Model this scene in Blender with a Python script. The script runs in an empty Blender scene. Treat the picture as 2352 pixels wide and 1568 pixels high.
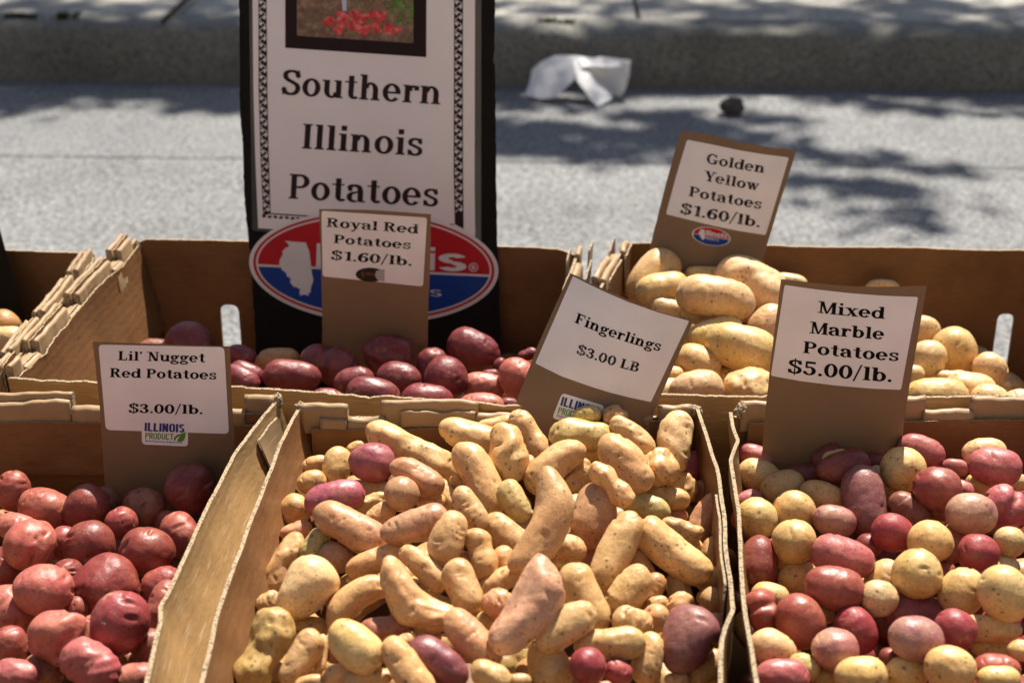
import bpy, math, random
import numpy as np
from mathutils import Vector, Matrix, noise
from mathutils.geometry import delaunay_2d_cdt
random.seed(7); rng = np.random.default_rng(7)
R = math.radians
SC = bpy.context.scene
COL = SC.collection

# ------------------------------------------------------------------ camera
CAM_Z = 1.20
FOC = 3300.0                      # focal length in pixels of a 2352 px wide frame
PITCH = math.atan(1529 / FOC)
YAW = math.atan(0.0442 * math.cos(PITCH))
cd = bpy.data.cameras.new('camera'); cam = bpy.data.objects.new('camera', cd); COL.objects.link(cam)
cam.location = (0, 0, CAM_Z)
cam.rotation_euler = (math.pi / 2 - PITCH, 0, YAW)
cd.sensor_width = 36; cd.lens = 36 * FOC / 2352
cd.clip_start = 0.05; cd.clip_end = 1000
cd.dof.use_dof = True; cd.dof.focus_distance = 1.50; cd.dof.aperture_fstop = 5.6
SC.camera = cam

# ------------------------------------------------------------------ light
SUN_EL, SUN_AZ = R(57), R(15)     # azimuth measured from +Y (away from the camera) towards +X
SUN = Vector((math.sin(SUN_AZ) * math.cos(SUN_EL), math.cos(SUN_AZ) * math.cos(SUN_EL), math.sin(SUN_EL)))
w = bpy.data.worlds.new('World'); SC.world = w; w.use_nodes = True
nt = w.node_tree; bg = nt.nodes['Background']
sky = nt.nodes.new('ShaderNodeTexSky'); sky.sky_type = 'NISHITA'; sky.sun_disc = False
sky.sun_elevation = SUN_EL; sky.sun_rotation = SUN_AZ; sky.altitude = 200; sky.dust_density = 1.6
nt.links.new(sky.outputs[0], bg.inputs[0]); bg.inputs[1].default_value = 0.05
sd = bpy.data.lights.new('sun', 'SUN'); sd.energy = 5.0; sd.angle = R(0.53); sd.color = (1, .93, .82)
so = bpy.data.objects.new('sun', sd); COL.objects.link(so); so.location = (2, 8, 9)
so.rotation_euler = SUN.to_track_quat('Z', 'Y').to_euler()
vs = SC.view_settings
vs.view_transform = 'Standard'; vs.look = 'None'; vs.gamma = 1; vs.use_curve_mapping = False; vs.exposure = 1.0

# ------------------------------------------------------------------ measuring
RM = cam.rotation_euler.to_matrix()
CO = Vector(cam.location)
def ray(x, y):
    return RM @ Vector(((x - 1176) / FOC, -(y - 784) / FOC, -1))
def on_z(x, y, z):
    d = ray(x, y); return CO + d * ((z - CO.z) / d.z)
def on_plane(x, y, p, n):
    d = ray(x, y); return CO + d * ((p - CO).dot(n) / d.dot(n))

# ------------------------------------------------------------------ object helpers
def tag(o, label=None, cat=None, group=None, kind=None):
    if label: o['label'] = label
    if cat: o['category'] = cat
    if group: o['group'] = group
    if kind: o['kind'] = kind
    return o
def empty(name, loc, label, cat, group=None):
    o = bpy.data.objects.new(name, None); COL.objects.link(o); o.location = loc
    o.empty_display_size = .05
    return tag(o, label, cat, group)
def root_loc(p):
    v = Vector((0, 0, 0))
    while p is not None:
        v += p.location; p = p.parent
    return v
def link_mesh(name, verts, faces, mats, parent=None, midx=None, smooth=False, uv=None, loc=None):
    me = bpy.data.meshes.new(name)
    off = root_loc(parent) if parent is not None else Vector((0, 0, 0))
    if loc is not None: off = Vector(loc)
    va = np.array([tuple(v) for v in verts], dtype=np.float64).reshape(-1, 3) - np.array(off)
    me.from_pydata(va.tolist(), [], faces)
    for m in (mats if isinstance(mats, (list, tuple)) else [mats]): me.materials.append(m)
    if midx is not None: me.polygons.foreach_set('material_index', midx)
    if smooth: me.polygons.foreach_set('use_smooth', [True] * len(me.polygons))
    if uv is not None:
        l = me.uv_layers.new(name='UVMap')
        vi = np.empty(len(me.loops), dtype=np.int32); me.loops.foreach_get('vertex_index', vi)
        l.data.foreach_set('uv', np.array(uv, dtype=np.float32)[vi].ravel())
    me.update()
    o = bpy.data.objects.new(name, me); COL.objects.link(o)
    if parent is not None: o.parent = parent
    elif loc is not None: o.location = loc
    return o

def cdt(outline, holes=(), pts=()):
    """triangulate an outline with holes and loose inner points -> verts2d, tris"""
    vs_, fs = [], []
    for poly in [outline] + list(holes):
        if sum(poly[i][0] * poly[(i + 1) % len(poly)][1] - poly[(i + 1) % len(poly)][0] * poly[i][1] for i in range(len(poly))) < 0: poly = list(poly)[::-1]
        b = len(vs_); vs_ += [Vector(p) for p in poly]; fs.append(list(range(b, len(vs_))))
    vs_ += [Vector(p) for p in pts]
    v, e, f, _, _, of = delaunay_2d_cdt(vs_, [], fs, 0, 1e-7)
    keep = [list(t) for t, o in zip(f, of) if 0 in o and not any(k in o for k in range(1, len(fs)))]
    return v, keep

def inside(p, poly):
    x, y = p; c = False; j = len(poly) - 1
    for i in range(len(poly)):
        xi, yi = poly[i]; xj, yj = poly[j]
        if (yi > y) != (yj > y) and x < (xj - xi) * (y - yi) / (yj - yi) + xi: c = not c
        j = i
    return c

def resample(poly, step, jit=0., closed=True):
    out = []
    n = len(poly)
    for i in range(n if closed else n - 1):
        a = poly[i]; b = poly[(i + 1) % n]
        L = math.hypot(b[0] - a[0], b[1] - a[1]); k = max(1, int(round(L / step)))
        for q in range(k):
            t = q / k; x = a[0] + (b[0] - a[0]) * t; y = a[1] + (b[1] - a[1]) * t
            if q and jit: x += random.gauss(0, jit); y += random.gauss(0, jit)
            out.append((x, y))
    if not closed: out.append(tuple(poly[-1]))
    return out

def rounded(quad, r, n=5):
    """round the corners of a polygon given in order"""
    out = []; m = len(quad)
    for i in range(m):
        p = Vector(quad[i]); a = (Vector(quad[i - 1]) - p); b = (Vector(quad[(i + 1) % m]) - p)
        ra = min(r, a.length * .45, b.length * .45); a = a.normalized() * ra; b = b.normalized() * ra
        for k in range(n + 1):
            t = k / n
            out.append(tuple(p + a * (1 - t) ** 2 + b * t ** 2))
    return out

def sheet(name, outline, mapf, th, mats, parent=None, holes=(), step=.03, smooth=False, loc=None):
    """a sheet of real thickness: outline (u,v) -> mapf(u,v,w), w from 0 (front) to th (back)"""
    xs = [p[0] for p in outline]; ys = [p[1] for p in outline]
    pts = []
    if step:
        x = min(xs) + step * .5
        while x < max(xs):
            y = min(ys) + step * .5
            while y < max(ys):
                if inside((x, y), outline) and not any(inside((x, y), h) for h in holes): pts.append((x, y))
                y += step
            x += step
    v, t = cdt(outline, holes, pts)
    n = len(v)
    uv = [(p.x, p.y) for p in v]
    V = [mapf(p.x, p.y, 0.) for p in v]
    F = []; M = []
    if th:
        V += [mapf(p.x, p.y, th) for p in v]; uv = uv + uv
        cnt = {}; rim = {}
        def rv(k):
            if k not in rim: rim[k] = len(V); V.append(V[k]); uv.append(uv[k])
            return rim[k]
        for a, b, c in t:
            for e in ((a, b), (b, c), (c, a)): cnt[e] = 1
        for a, b, c in t:
            F.append((a, b, c)); M.append(0)
            F.append((c + n, b + n, a + n)); M.append(1 if len(mats) > 1 else 0)
        for (a, b) in cnt:
            if (b, a) not in cnt:
                F.append((rv(b), rv(a), rv(a + n), rv(b + n))); M.append(2 if len(mats) > 2 else 0)
    else:
        F = [tuple(q) for q in t]; M = [0] * len(F)
    return link_mesh(name, V, F, mats, parent, M, True, uv, loc)

# ------------------------------------------------------------------ materials
def newmat(name):
    m = bpy.data.materials.new(name); m.use_nodes = True
    return m, m.node_tree.nodes, m.node_tree.links, m.node_tree.nodes['Principled BSDF']
def rgb(c): return (c[0], c[1], c[2], 1)
def N(nodes, kind, **kw):
    n = nodes.new(kind)
    for k, v in kw.items():
        if k in n.inputs.keys() if hasattr(n.inputs, 'keys') else False: n.inputs[k].default_value = v
        else: setattr(n, k, v)
    return n
def ramp(nodes, stops, interp='LINEAR'):
    r = nodes.new('ShaderNodeValToRGB'); r.color_ramp.interpolation = interp
    e = r.color_ramp.elements
    while len(e) < len(stops): e.new(.5)
    for k, (p, c) in enumerate(stops):
        e[k].position = p; e[k].color = rgb(c) if not isinstance(c, (int, float)) else (c, c, c, 1)
    return r
def mixc(nodes, links, fac, a, b, blend='MIX'):
    m = nodes.new('ShaderNodeMix'); m.data_type = 'RGBA'; m.blend_type = blend
    for sock, val in ((m.inputs[0], fac), (m.inputs[6], a), (m.inputs[7], b)):
        if hasattr(val, 'links'): links.new(val, sock)
        elif isinstance(val, (int, float)): sock.default_value = val
        else: sock.default_value = rgb(val)
    return m.outputs[2]
def mathn(nodes, links, op, a, b=0., c=None):
    m = nodes.new('ShaderNodeMath'); m.operation = op
    for k, val in enumerate((a, b) if c is None else (a, b, c)):
        if hasattr(val, 'links'): links.new(val, m.inputs[k])
        else: m.inputs[k].default_value = val
    return m.outputs[0]
def plain(name, c, rough=.6, spec=.3, noise_amt=.0, nscale=60.):
    m, n, l, b = newmat(name)
    b.inputs['Base Color'].default_value = rgb(c); b.inputs['Roughness'].default_value = rough
    b.inputs['Specular IOR Level'].default_value = spec
    if noise_amt:
        tc = n.new('ShaderNodeTexCoord'); t = n.new('ShaderNodeTexNoise'); t.inputs['Scale'].default_value = nscale
        t.inputs['Detail'].default_value = 5
        l.new(tc.outputs['Object'], t.inputs['Vector'])
        r = ramp(n, [(.3, 1 - noise_amt), (.7, 1 + noise_amt * .4)]); l.new(t.outputs[0], r.inputs[0])
        l.new(mixc(n, l, 1., c, r.outputs[0], 'MULTIPLY'), b.inputs['Base Color'])
    return m

def kraft(name, base, flute=True, wear=.5, streak=.35):
    m, n, l, b = newmat(name)
    uv = n.new('ShaderNodeUVMap'); tc = n.new('ShaderNodeTexCoord')
    n1 = n.new('ShaderNodeTexNoise'); n1.inputs['Scale'].default_value = 9; n1.inputs['Detail'].default_value = 8; n1.inputs['Roughness'].default_value = .65
    l.new(tc.outputs['Object'], n1.inputs['Vector'])
    r1 = ramp(n, [(.25, [c * (1 - streak) for c in base]), (.55, base), (.8, [min(1, c * 1.16) for c in base])])
    l.new(n1.outputs[0], r1.inputs[0])
    # fine paper fibre
    mp = n.new('ShaderNodeMapping'); mp.inputs['Scale'].default_value = (60, 900, 1); l.new(uv.outputs[0], mp.inputs[0])
    n2 = n.new('ShaderNodeTexNoise'); n2.inputs['Scale'].default_value = 1.; n2.inputs['Detail'].default_value = 3; l.new(mp.outputs[0], n2.inputs['Vector'])
    r2 = ramp(n, [(.3, .86), (.7, 1.1)]); l.new(n2.outputs[0], r2.inputs[0])
    col = mixc(n, l, 1., r1.outputs[0], r2.outputs[0], 'MULTIPLY')
    # scuffs: thin pale scratches running along the board
    mp3 = n.new('ShaderNodeMapping'); mp3.inputs['Scale'].default_value = (22, 260, 1); mp3.inputs['Rotation'].default_value = (0, 0, .35); l.new(uv.outputs[0], mp3.inputs[0])
    n3 = n.new('ShaderNodeTexNoise'); n3.inputs['Scale'].default_value = 1; n3.inputs['Detail'].default_value = 4; l.new(mp3.outputs[0], n3.inputs['Vector'])
    r3 = ramp(n, [(.60, 0.), (.70, 1.)]); l.new(n3.outputs[0], r3.inputs[0])
    col = mixc(n, l, mathn(n, l, 'MULTIPLY', r3.outputs[0], wear * .6), col, (.62, .5, .34))
    # stains
    n4 = n.new('ShaderNodeTexNoise'); n4.inputs['Scale'].default_value = 26; n4.inputs['Detail'].default_value = 6; l.new(tc.outputs['Object'], n4.inputs['Vector'])
    r4 = ramp(n, [(.63, 0.), (.75, 1.)]); l.new(n4.outputs[0], r4.inputs[0])
    col = mixc(n, l, mathn(n, l, 'MULTIPLY', r4.outputs[0], .5), col, [c * .5 for c in base])
    l.new(col, b.inputs['Base Color'])
    b.inputs['Roughness'].default_value = .5; b.inputs['Specular IOR Level'].default_value = .35
    bp = n.new('ShaderNodeBump'); bp.inputs['Strength'].default_value = .6; bp.inputs['Distance'].default_value = .003
    h = n1.outputs[0]
    if flute:
        mw = n.new('ShaderNodeMapping'); mw.inputs['Scale'].default_value = (1, 1, 1); l.new(uv.outputs[0], mw.inputs[0])
        wv = n.new('ShaderNodeTexWave'); wv.wave_type = 'BANDS'; wv.bands_direction = 'Y'; wv.inputs['Scale'].default_value = 26
        wv.inputs['Distortion'].default_value = 3.5; wv.inputs['Detail'].default_value = 2; wv.inputs['Detail Scale'].default_value = 4
        l.new(mw.outputs[0], wv.inputs['Vector'])
        h = mathn(n, l, 'ADD', mathn(n, l, 'MULTIPLY', wv.outputs[0], .07), n1.outputs[0])
    h = mathn(n, l, 'ADD', h, mathn(n, l, 'MULTIPLY', n2.outputs[0], .15))
    l.new(h, bp.inputs['Height']); l.new(bp.outputs[0], b.inputs['Normal'])
    return m
KR = (.39, .235, .10)
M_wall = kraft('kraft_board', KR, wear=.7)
M_wallshade = kraft('kraft_board_inner_shaded', (.20, .092, .034), streak=.35, wear=.08)  # same board as outside; the shade inside the boxes is put into its colour
M_roll = kraft('kraft_fold', (.36, .235, .125), flute=False, wear=.9)
M_card = kraft('kraft_card', (.24, .142, .074), flute=False, wear=.25, streak=.12)
def edge_mat(name, base):
    m, n, l, b = newmat(name)
    tc = n.new('ShaderNodeTexCoord'); v = n.new('ShaderNodeTexNoise'); v.inputs['Scale'].default_value = 420; v.inputs['Detail'].default_value = 3
    l.new(tc.outputs['Object'], v.inputs['Vector'])
    r = ramp(n, [(.36, [c * .3 for c in base]), (.46, base), (.7, [min(.85, c * 1.35) for c in base])]); l.new(v.outputs[0], r.inputs[0])
    l.new(r.outputs[0], b.inputs['Base Color']); b.inputs['Roughness'].default_value = .9
    bp = n.new('ShaderNodeBump'); bp.inputs['Strength'].default_value = 1; bp.inputs['Distance'].default_value = .002
    l.new(v.outputs[0], bp.inputs['Height']); l.new(bp.outputs[0], b.inputs['Normal'])
    return m
M_edge = edge_mat('torn_board_edge', (.33, .245, .15))
M_cardedge = plain('card_edge', (.5, .42, .3), .9, .1)
M_label = plain('white_label_paper', (.86, .81, .805), .42, .4, .10, 16)
M_ink = plain('black_ink', (.008, .007, .008), .7, .08)
def worn_ink():
    m, n, l, b = newmat('worn_black_ink')
    tc = n.new('ShaderNodeTexCoord'); t = n.new('ShaderNodeTexNoise'); t.inputs['Scale'].default_value = 260; t.inputs['Detail'].default_value = 4
    l.new(tc.outputs['Object'], t.inputs['Vector'])
    r = ramp(n, [(.55, (.012, .012, .014)), (.66, (.28, .26, .27))]); l.new(t.outputs[0], r.inputs[0]); l.new(r.outputs[0], b.inputs['Base Color'])
    b.inputs['Roughness'].default_value = .6; b.inputs['Specular IOR Level'].default_value = .08
    return m
M_inkworn = worn_ink()
M_brownink = plain('dark_brown_ink', (.028, .013, .015), .5, .12, .25, 30)
M_paper = plain('laminated_paper', (.80, .72, .72), .25, .5, .08, 7)
M_black = plain('black_board', (.009, .007, .006), .7, .15, .3, 30)
M_lam = plain('dark_laminate_rim', (.045, .035, .03), .12, .6, .5, 14)
M_red = plain('red_print', (.50, .008, .018), .45, .2, .12, 18)
M_blue = plain('blue_print', (.006, .045, .27), .45, .2, .12, 18)
M_white = plain('white_print', (.70, .65, .64), .35, .5, .08, 20)
M_navy = plain('navy_print', (.02, .03, .2), .4, .4)
M_green = plain('green_print', (.09, .27, .035), .4, .4)
# ------------------------------------------------------------------ ground, kerb, pavement
KZ = 0.18
def concrete(name, cols, sp, spd=.5, scale=1., bump=.6, rough=.85):
    m, n, l, b = newmat(name)
    tc = n.new('ShaderNodeTexCoord')
    a = n.new('ShaderNodeTexNoise'); a.inputs['Scale'].default_value = 1.3 * scale; a.inputs['Detail'].default_value = 9; a.inputs['Roughness'].default_value = .7
    l.new(tc.outputs['Object'], a.inputs['Vector'])
    r = ramp(n, [(.3, cols[0]), (.5, cols[1]), (.72, cols[2])]); l.new(a.outputs[0], r.inputs[0])
    v = n.new('ShaderNodeTexVoronoi'); v.inputs['Scale'].default_value = sp; l.new(tc.outputs['Object'], v.inputs['Vector'])
    hv = n.new('ShaderNodeSeparateColor'); l.new(v.outputs['Color'], hv.inputs[0])
    rv = ramp(n, [(0., 1 - spd), (.35, 1 - spd * .3), (.75, 1.05), (1., 1 + spd * .8)]); l.new(hv.outputs[0], rv.inputs[0])
    g = n.new('ShaderNodeTexNoise'); g.inputs['Scale'].default_value = sp * .45; g.inputs['Detail'].default_value = 4; l.new(tc.outputs['Object'], g.inputs['Vector'])
    rg = ramp(n, [(.32, .6), (.5, 1.), (.7, 1.25)]); l.new(g.outputs[0], rg.inputs[0])
    col = mixc(n, l, 1., r.outputs[0], rv.outputs[0], 'MULTIPLY')
    col = mixc(n, l, 1., col, rg.outputs[0], 'MULTIPLY')
    rt = ramp(n, [(.0, (1.03, .98, .9)), (1., (.95, 1., 1.06))]); l.new(hv.outputs[1], rt.inputs[0])
    col = mixc(n, l, 1., col, rt.outputs[0], 'MULTIPLY')
    l.new(col, b.inputs['Base Color']); b.inputs['Roughness'].default_value = rough; b.inputs['Specular IOR Level'].default_value = .25
    bp = n.new('ShaderNodeBump'); bp.inputs['Strength'].default_value = bump; bp.inputs['Distance'].default_value = .004
    l.new(mathn(n, l, 'ADD', v.outputs['Distance'], g.outputs[0]), bp.inputs['Height']); l.new(bp.outputs[0], b.inputs['Normal'])
    return m
M_road = concrete('worn_asphalt', [(.15, .152, .156), (.195, .197, .20), (.235, .237, .24)], 150, .5)
M_gut = concrete('gutter_concrete', [(.15, .153, .158), (.19, .193, .198), (.23, .232, .236)], 160, .45)
M_kerb = concrete('kerb_concrete', [(.115, .111, .098), (.16, .155, .138), (.205, .198, .178)], 190, .15, 1.6, .35)
M_walk = concrete('pavement_concrete', [(.24, .228, .21), (.30, .287, .265), (.37, .352, .325)], 160, .25, 2.)

kA = on_z(0, 187, 0); kB = on_z(2352, 211, 0)            # foot of the kerb
kd = (kB - kA).normalized(); kn = Vector((-kd.y, kd.x, 0))
jA = on_z(1140, 372, 0)
gd = (jA - kA).dot(kn)                                   # gutter joint, signed distance (negative = nearer)
def kp(s, t, z=0.): return kA + kd * s + kn * t + Vector((0, 0, z))
def grid_sheet(name, s0, s1, t0, t1, z0, z1, mat, nx=60, ny=8, amp=.0015, kind='structure'):
    V = []; F = []
    for j in range(ny + 1):
        for i in range(nx + 1):
            s = s0 + (s1 - s0) * i / nx; t = t0 + (t1 - t0) * j / ny
            p = kp(s, t, z0 + (z1 - z0) * j / ny)
            p.z += amp * noise.noise(p * 1.7) if amp else 0
            V.append(p)
    for j in range(ny):
        for i in range(nx):
            a = j * (nx + 1) + i; F.append((a, a + 1, a + nx + 2, a + nx + 1))
    return tag(link_mesh(name, V, F, mat, smooth=True), kind=kind)
ROAD = grid_sheet('road', -200, 200, -200, gd - .004, 0, 0, M_road, 8, 8, 0)
grid_sheet('gutter', -200, 200, gd + .004, -.002, 0, 0, M_gut, 8, 2, 0)
grid_sheet('ground', -300, 300, -300, 300, -.02, -.02, plain('dark_subsoil', (.04, .035, .03), .9, .1), 2, 2, 0)
# kerb: chipped, rounded nose, one length after another
def kerb_piece(s0, s1):
    prof = [(0, -.015), (.004, .03), (.012, KZ - .045), (.018, KZ - .02), (.032, KZ - .006), (.055, KZ), (.18, KZ + .003), (.18, -.015)]
    ns = max(2, int((s1 - s0) / .025)); V = []; F = []; m = len(prof)
    for i in range(ns + 1):
        s = s0 + (s1 - s0) * i / ns
        for k, (t, z) in enumerate(prof):
            p = kp(s, t, z)
            if 0 < k < m - 1:
                q = noise.noise(Vector((s * 3, k * .4, 3))) * .006 + noise.noise(Vector((s * 13, k * .9, 9))) * .003
                chip = max(0, noise.noise(Vector((s * 2.3, 5, 1))) - .35) * .08 if k in (3, 4, 5) else 0
                p += kn * (q + chip * .5); p.z -= chip * .5 - q * .4
            V.append(p)
    for i in range(ns):
        for k in range(m - 1):
            a = i * m + k; F.append((a, a + m, a + m + 1, a + 1))
    F.append(tuple(range(m))); F.append(tuple(ns * m + k for k in range(m))[::-1])
    return V, F
kerb_root = None
cuts = [-60, -8.2, -5.15, 3.9, 6.95, 60]
kerb = bpy.data.objects.new('kerb', None); COL.objects.link(kerb); tag(kerb, kind='structure')
for a, b_ in zip(cuts[:-1], cuts[1:]):
    V, F = kerb_piece(a + .003, b_ - .003) if b_ - a < 10 else kerb_piece(a, b_)
    link_mesh('kerb_stone', V, F, M_kerb, kerb, smooth=True)
# pavement slabs, joint at the dark line right of the board
sj = (on_z(1464, 30, KZ) - kA).dot(kd)
walk = bpy.data.objects.new('pavement', None); COL.objects.link(walk); tag(walk, kind='structure')
for i in range(-5, 6):
    for j in range(3):
        s0 = sj + i * 1.52 + .006; s1 = sj + (i + 1) * 1.52 - .006
        t0 = .187 + j * 1.52; t1 = t0 + 1.51
        z = KZ + random.uniform(-.001, .003)
        V = [kp(s0, t0, z - .08), kp(s1, t0, z - .08), kp(s1, t1, z - .08), kp(s0, t1, z - .08),
             kp(s0, t0, z - .006), kp(s1, t0, z - .006), kp(s1, t1, z - .006), kp(s0, t1, z - .006),
             kp(s0 + .006, t0 + .006, z), kp(s1 - .006, t0 + .006, z), kp(s1 - .006, t1 - .006, z), kp(s0 + .006, t1 - .006, z)]
        F = [(0, 1, 5, 4), (1, 2, 6, 5), (2, 3, 7, 6), (3, 0, 4, 7), (4, 5, 9, 8), (5, 6, 10, 9), (6, 7, 11, 10), (7, 4, 8, 11), (8, 9, 10, 11)]
        link_mesh('paving_slab', V, F, M_walk, walk)
M_lawn = plain('lawn_green', (.05, .075, .025), .9, .1, .5, 8)
grid_sheet('lawn', -200, 200, 4.8, 200, KZ - .03, KZ - .03, M_lawn, 4, 4, 0)

# weeds in the joint behind the kerb, a twig, a stone, blown paper
M_weed = plain('weed_green', (.06, .07, .02), .8, .2)
M_bark = plain('bark', (.075, .055, .04), .9, .15, .5, 30)
def weed(px, py, h, label):
    c = on_z(px, py, KZ); V = []; F = []
    for k in range(46):
        a = random.uniform(0, 6.28); l_ = random.uniform(.5, 1) * h; lean = random.uniform(.3, 1.3)
        b0 = c + Vector((random.gauss(0, .016), random.gauss(0, .006), 0)); d = Vector((math.cos(a), math.sin(a), 0))
        sd_ = Vector((-d.y, d.x, 0)) * .0035; i = len(V)
        V += [b0 - sd_, b0 + sd_, b0 + d * l_ * lean * .5 + Vector((0, 0, l_ * .7)) + sd_ * 1.3, b0 + d * l_ * lean + Vector((0, 0, l_ * .8))]
        F += [(i, i + 1, i + 2), (i, i + 2, i + 3)]
    tag(link_mesh('weed', V, F, M_weed, loc=c), label, 'weed', 'weeds in the joint behind the kerb')
weed(36, 42, .028, 'low flat green weed behind the kerb at the far left edge')
weed(70, 44, .02, 'tiny green weed just right of the leftmost weed behind the kerb')
weed(150, 45, .034, 'dark upright weed tuft behind the kerb, right of the low flat weeds')
weed(1258, 52, .022, 'yellowish weed patch behind the kerb above the crumpled white paper')
weed(1300, 54, .018, 'small weed sprig behind the kerb right of the yellowish patch')
def tube(pts, rads, n=8):
    V = []; F = []
    for i, (p, r) in enumerate(zip(pts, rads)):
        d = (pts[min(i + 1, len(pts) - 1)] - pts[max(i - 1, 0)]).normalized()
        u = d.orthogonal().normalized(); v = d.cross(u)
        for k in range(n):
            a = 2 * math.pi * k / n; V.append(p + (u * math.cos(a) + v * math.sin(a)) * r)
    for i in range(len(pts) - 1):
        for k in range(n):
            a = i * n + k; b = i * n + (k + 1) % n; F.append((a, b, b + n, a + n))
    F.append(tuple(range(n))[::-1]); F.append(tuple((len(pts) - 1) * n + k for k in range(n)))
    return V, F
tp = [on_z(x, y, KZ + .011) for x, y in ((372, 50), (386, 36), (402, 22), (424, 2), (452, -22))]
V, F = tube(tp, [.006, .008, .008, .007, .004]); tag(link_mesh('twig', V, F, M_bark, smooth=True, loc=tp[0]), 'dark crooked twig lying on the pavement left of the tall board', 'twig')
def ico(sub):
    import bmesh
    bm = bmesh.new(); bmesh.ops.create_icosphere(bm, subdivisions=sub, radius=1)
    v = np.array([x.co[:] for x in bm.verts]); f = [[q.index for q in x.verts] for x in bm.faces]; bm.free()
    return v, f
ICO4, ICOF4 = ico(5); ICO3, ICOF3 = ico(4)
def stone():
    c = on_z(1682, 262, 0) ; pts = []
    for q in ICO3[:]:
        p = Vector(q); k = 1 + .22 * noise.noise(p * 1.4) + .1 * noise.noise(p * 4) + .04 * noise.noise(p * 12)
        pts.append(c + Vector((p.x * .038 * k, p.y * .03 * k, .025 + max(-.9, p.z) * .028 * k)))
    o = link_mesh('stone', pts, ICOF3, plain('dark_stone', (.10, .09, .08), .9, .2, .5, 90), smooth=True, loc=c)
    tag(o, 'dark rough lump of stone on the road at the foot of the kerb', 'stone')
stone()
# crumpled white paper against the kerb: wings of one bent sheet
M_litter = plain('thin_white_paper', (.86, .86, .88), .5, .3, .04, 30)
lt = M_litter.node_tree; bs = lt.nodes['Principled BSDF']
tr = lt.nodes.new('ShaderNodeBsdfTranslucent'); tr.inputs[0].default_value = (.85, .84, .8, 1)
ms = lt.nodes.new('ShaderNodeMixShader'); ms.inputs[0].default_value = .35
lt.links.new(bs.outputs[0], ms.inputs[1]); lt.links.new(tr.outputs[0], ms.inputs[2]); lt.links.new(ms.outputs[0], lt.nodes['Material Output'].inputs[0])
def litter():
    pn = kn; base = kp(0, -.01, 0)
    c = on_z(1330, 240, 0)
    E = empty('crumpled_paper', c, 'crumpled white sheet of paper blown against the kerb', 'paper')
    def wing(name, outline, depth, curl, sgn=1., lean=0.):
        tn = (pn * math.cos(R(lean)) - Vector((0, 0, math.sin(R(lean))))).normalized(); c0 = on_plane(sum(p[0] for p in outline) / len(outline), sum(p[1] for p in outline) / len(outline), base - pn * depth, pn)
        x0 = sum(p[0] for p in outline) / len(outline); y0 = sum(p[1] for p in outline) / len(outline)
        def mp(x, y, w_):
            off = curl * math.sin((x - x0) * .03 * sgn + (y - y0) * .018) + w_ + .007 * noise.noise(Vector((x * .045, y * .045, depth * 30)))
            p = on_plane(x, y, c0 - tn * off, tn)
            if p.z < .002: p = on_z(x, y, .002)
            return p
        sheet(name, resample(outline, 8), mp, .0006, [M_litter], E, step=6, smooth=True)
    wing('paper_fold', [(1207, 213), (1216, 192), (1222, 160), (1246, 140), (1275, 128), (1300, 127), (1316, 135), (1321, 165), (1318, 185), (1295, 207), (1268, 226), (1243, 228), (1222, 222)], .12, .025, 1, 42)
    wing('paper_fold', [(1275, 128), (1320, 128), (1362, 134), (1381, 130), (1449, 139), (1447, 150), (1400, 155), (1350, 152), (1323, 158), (1316, 172), (1300, 168), (1285, 150)], .09, .01, 1, 60)
    wing('paper_fold', [(1316, 135), (1330, 150), (1352, 166), (1380, 190), (1407, 213), (1406, 228), (1372, 245), (1362, 236), (1340, 205), (1324, 185)], .15, .02, -1, 52)
    wing('paper_fold', [(1325, 146), (1448, 142), (1445, 175), (1436, 208), (1425, 222), (1408, 218), (1375, 185), (1350, 165)], .10, .02)
litter()

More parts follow.
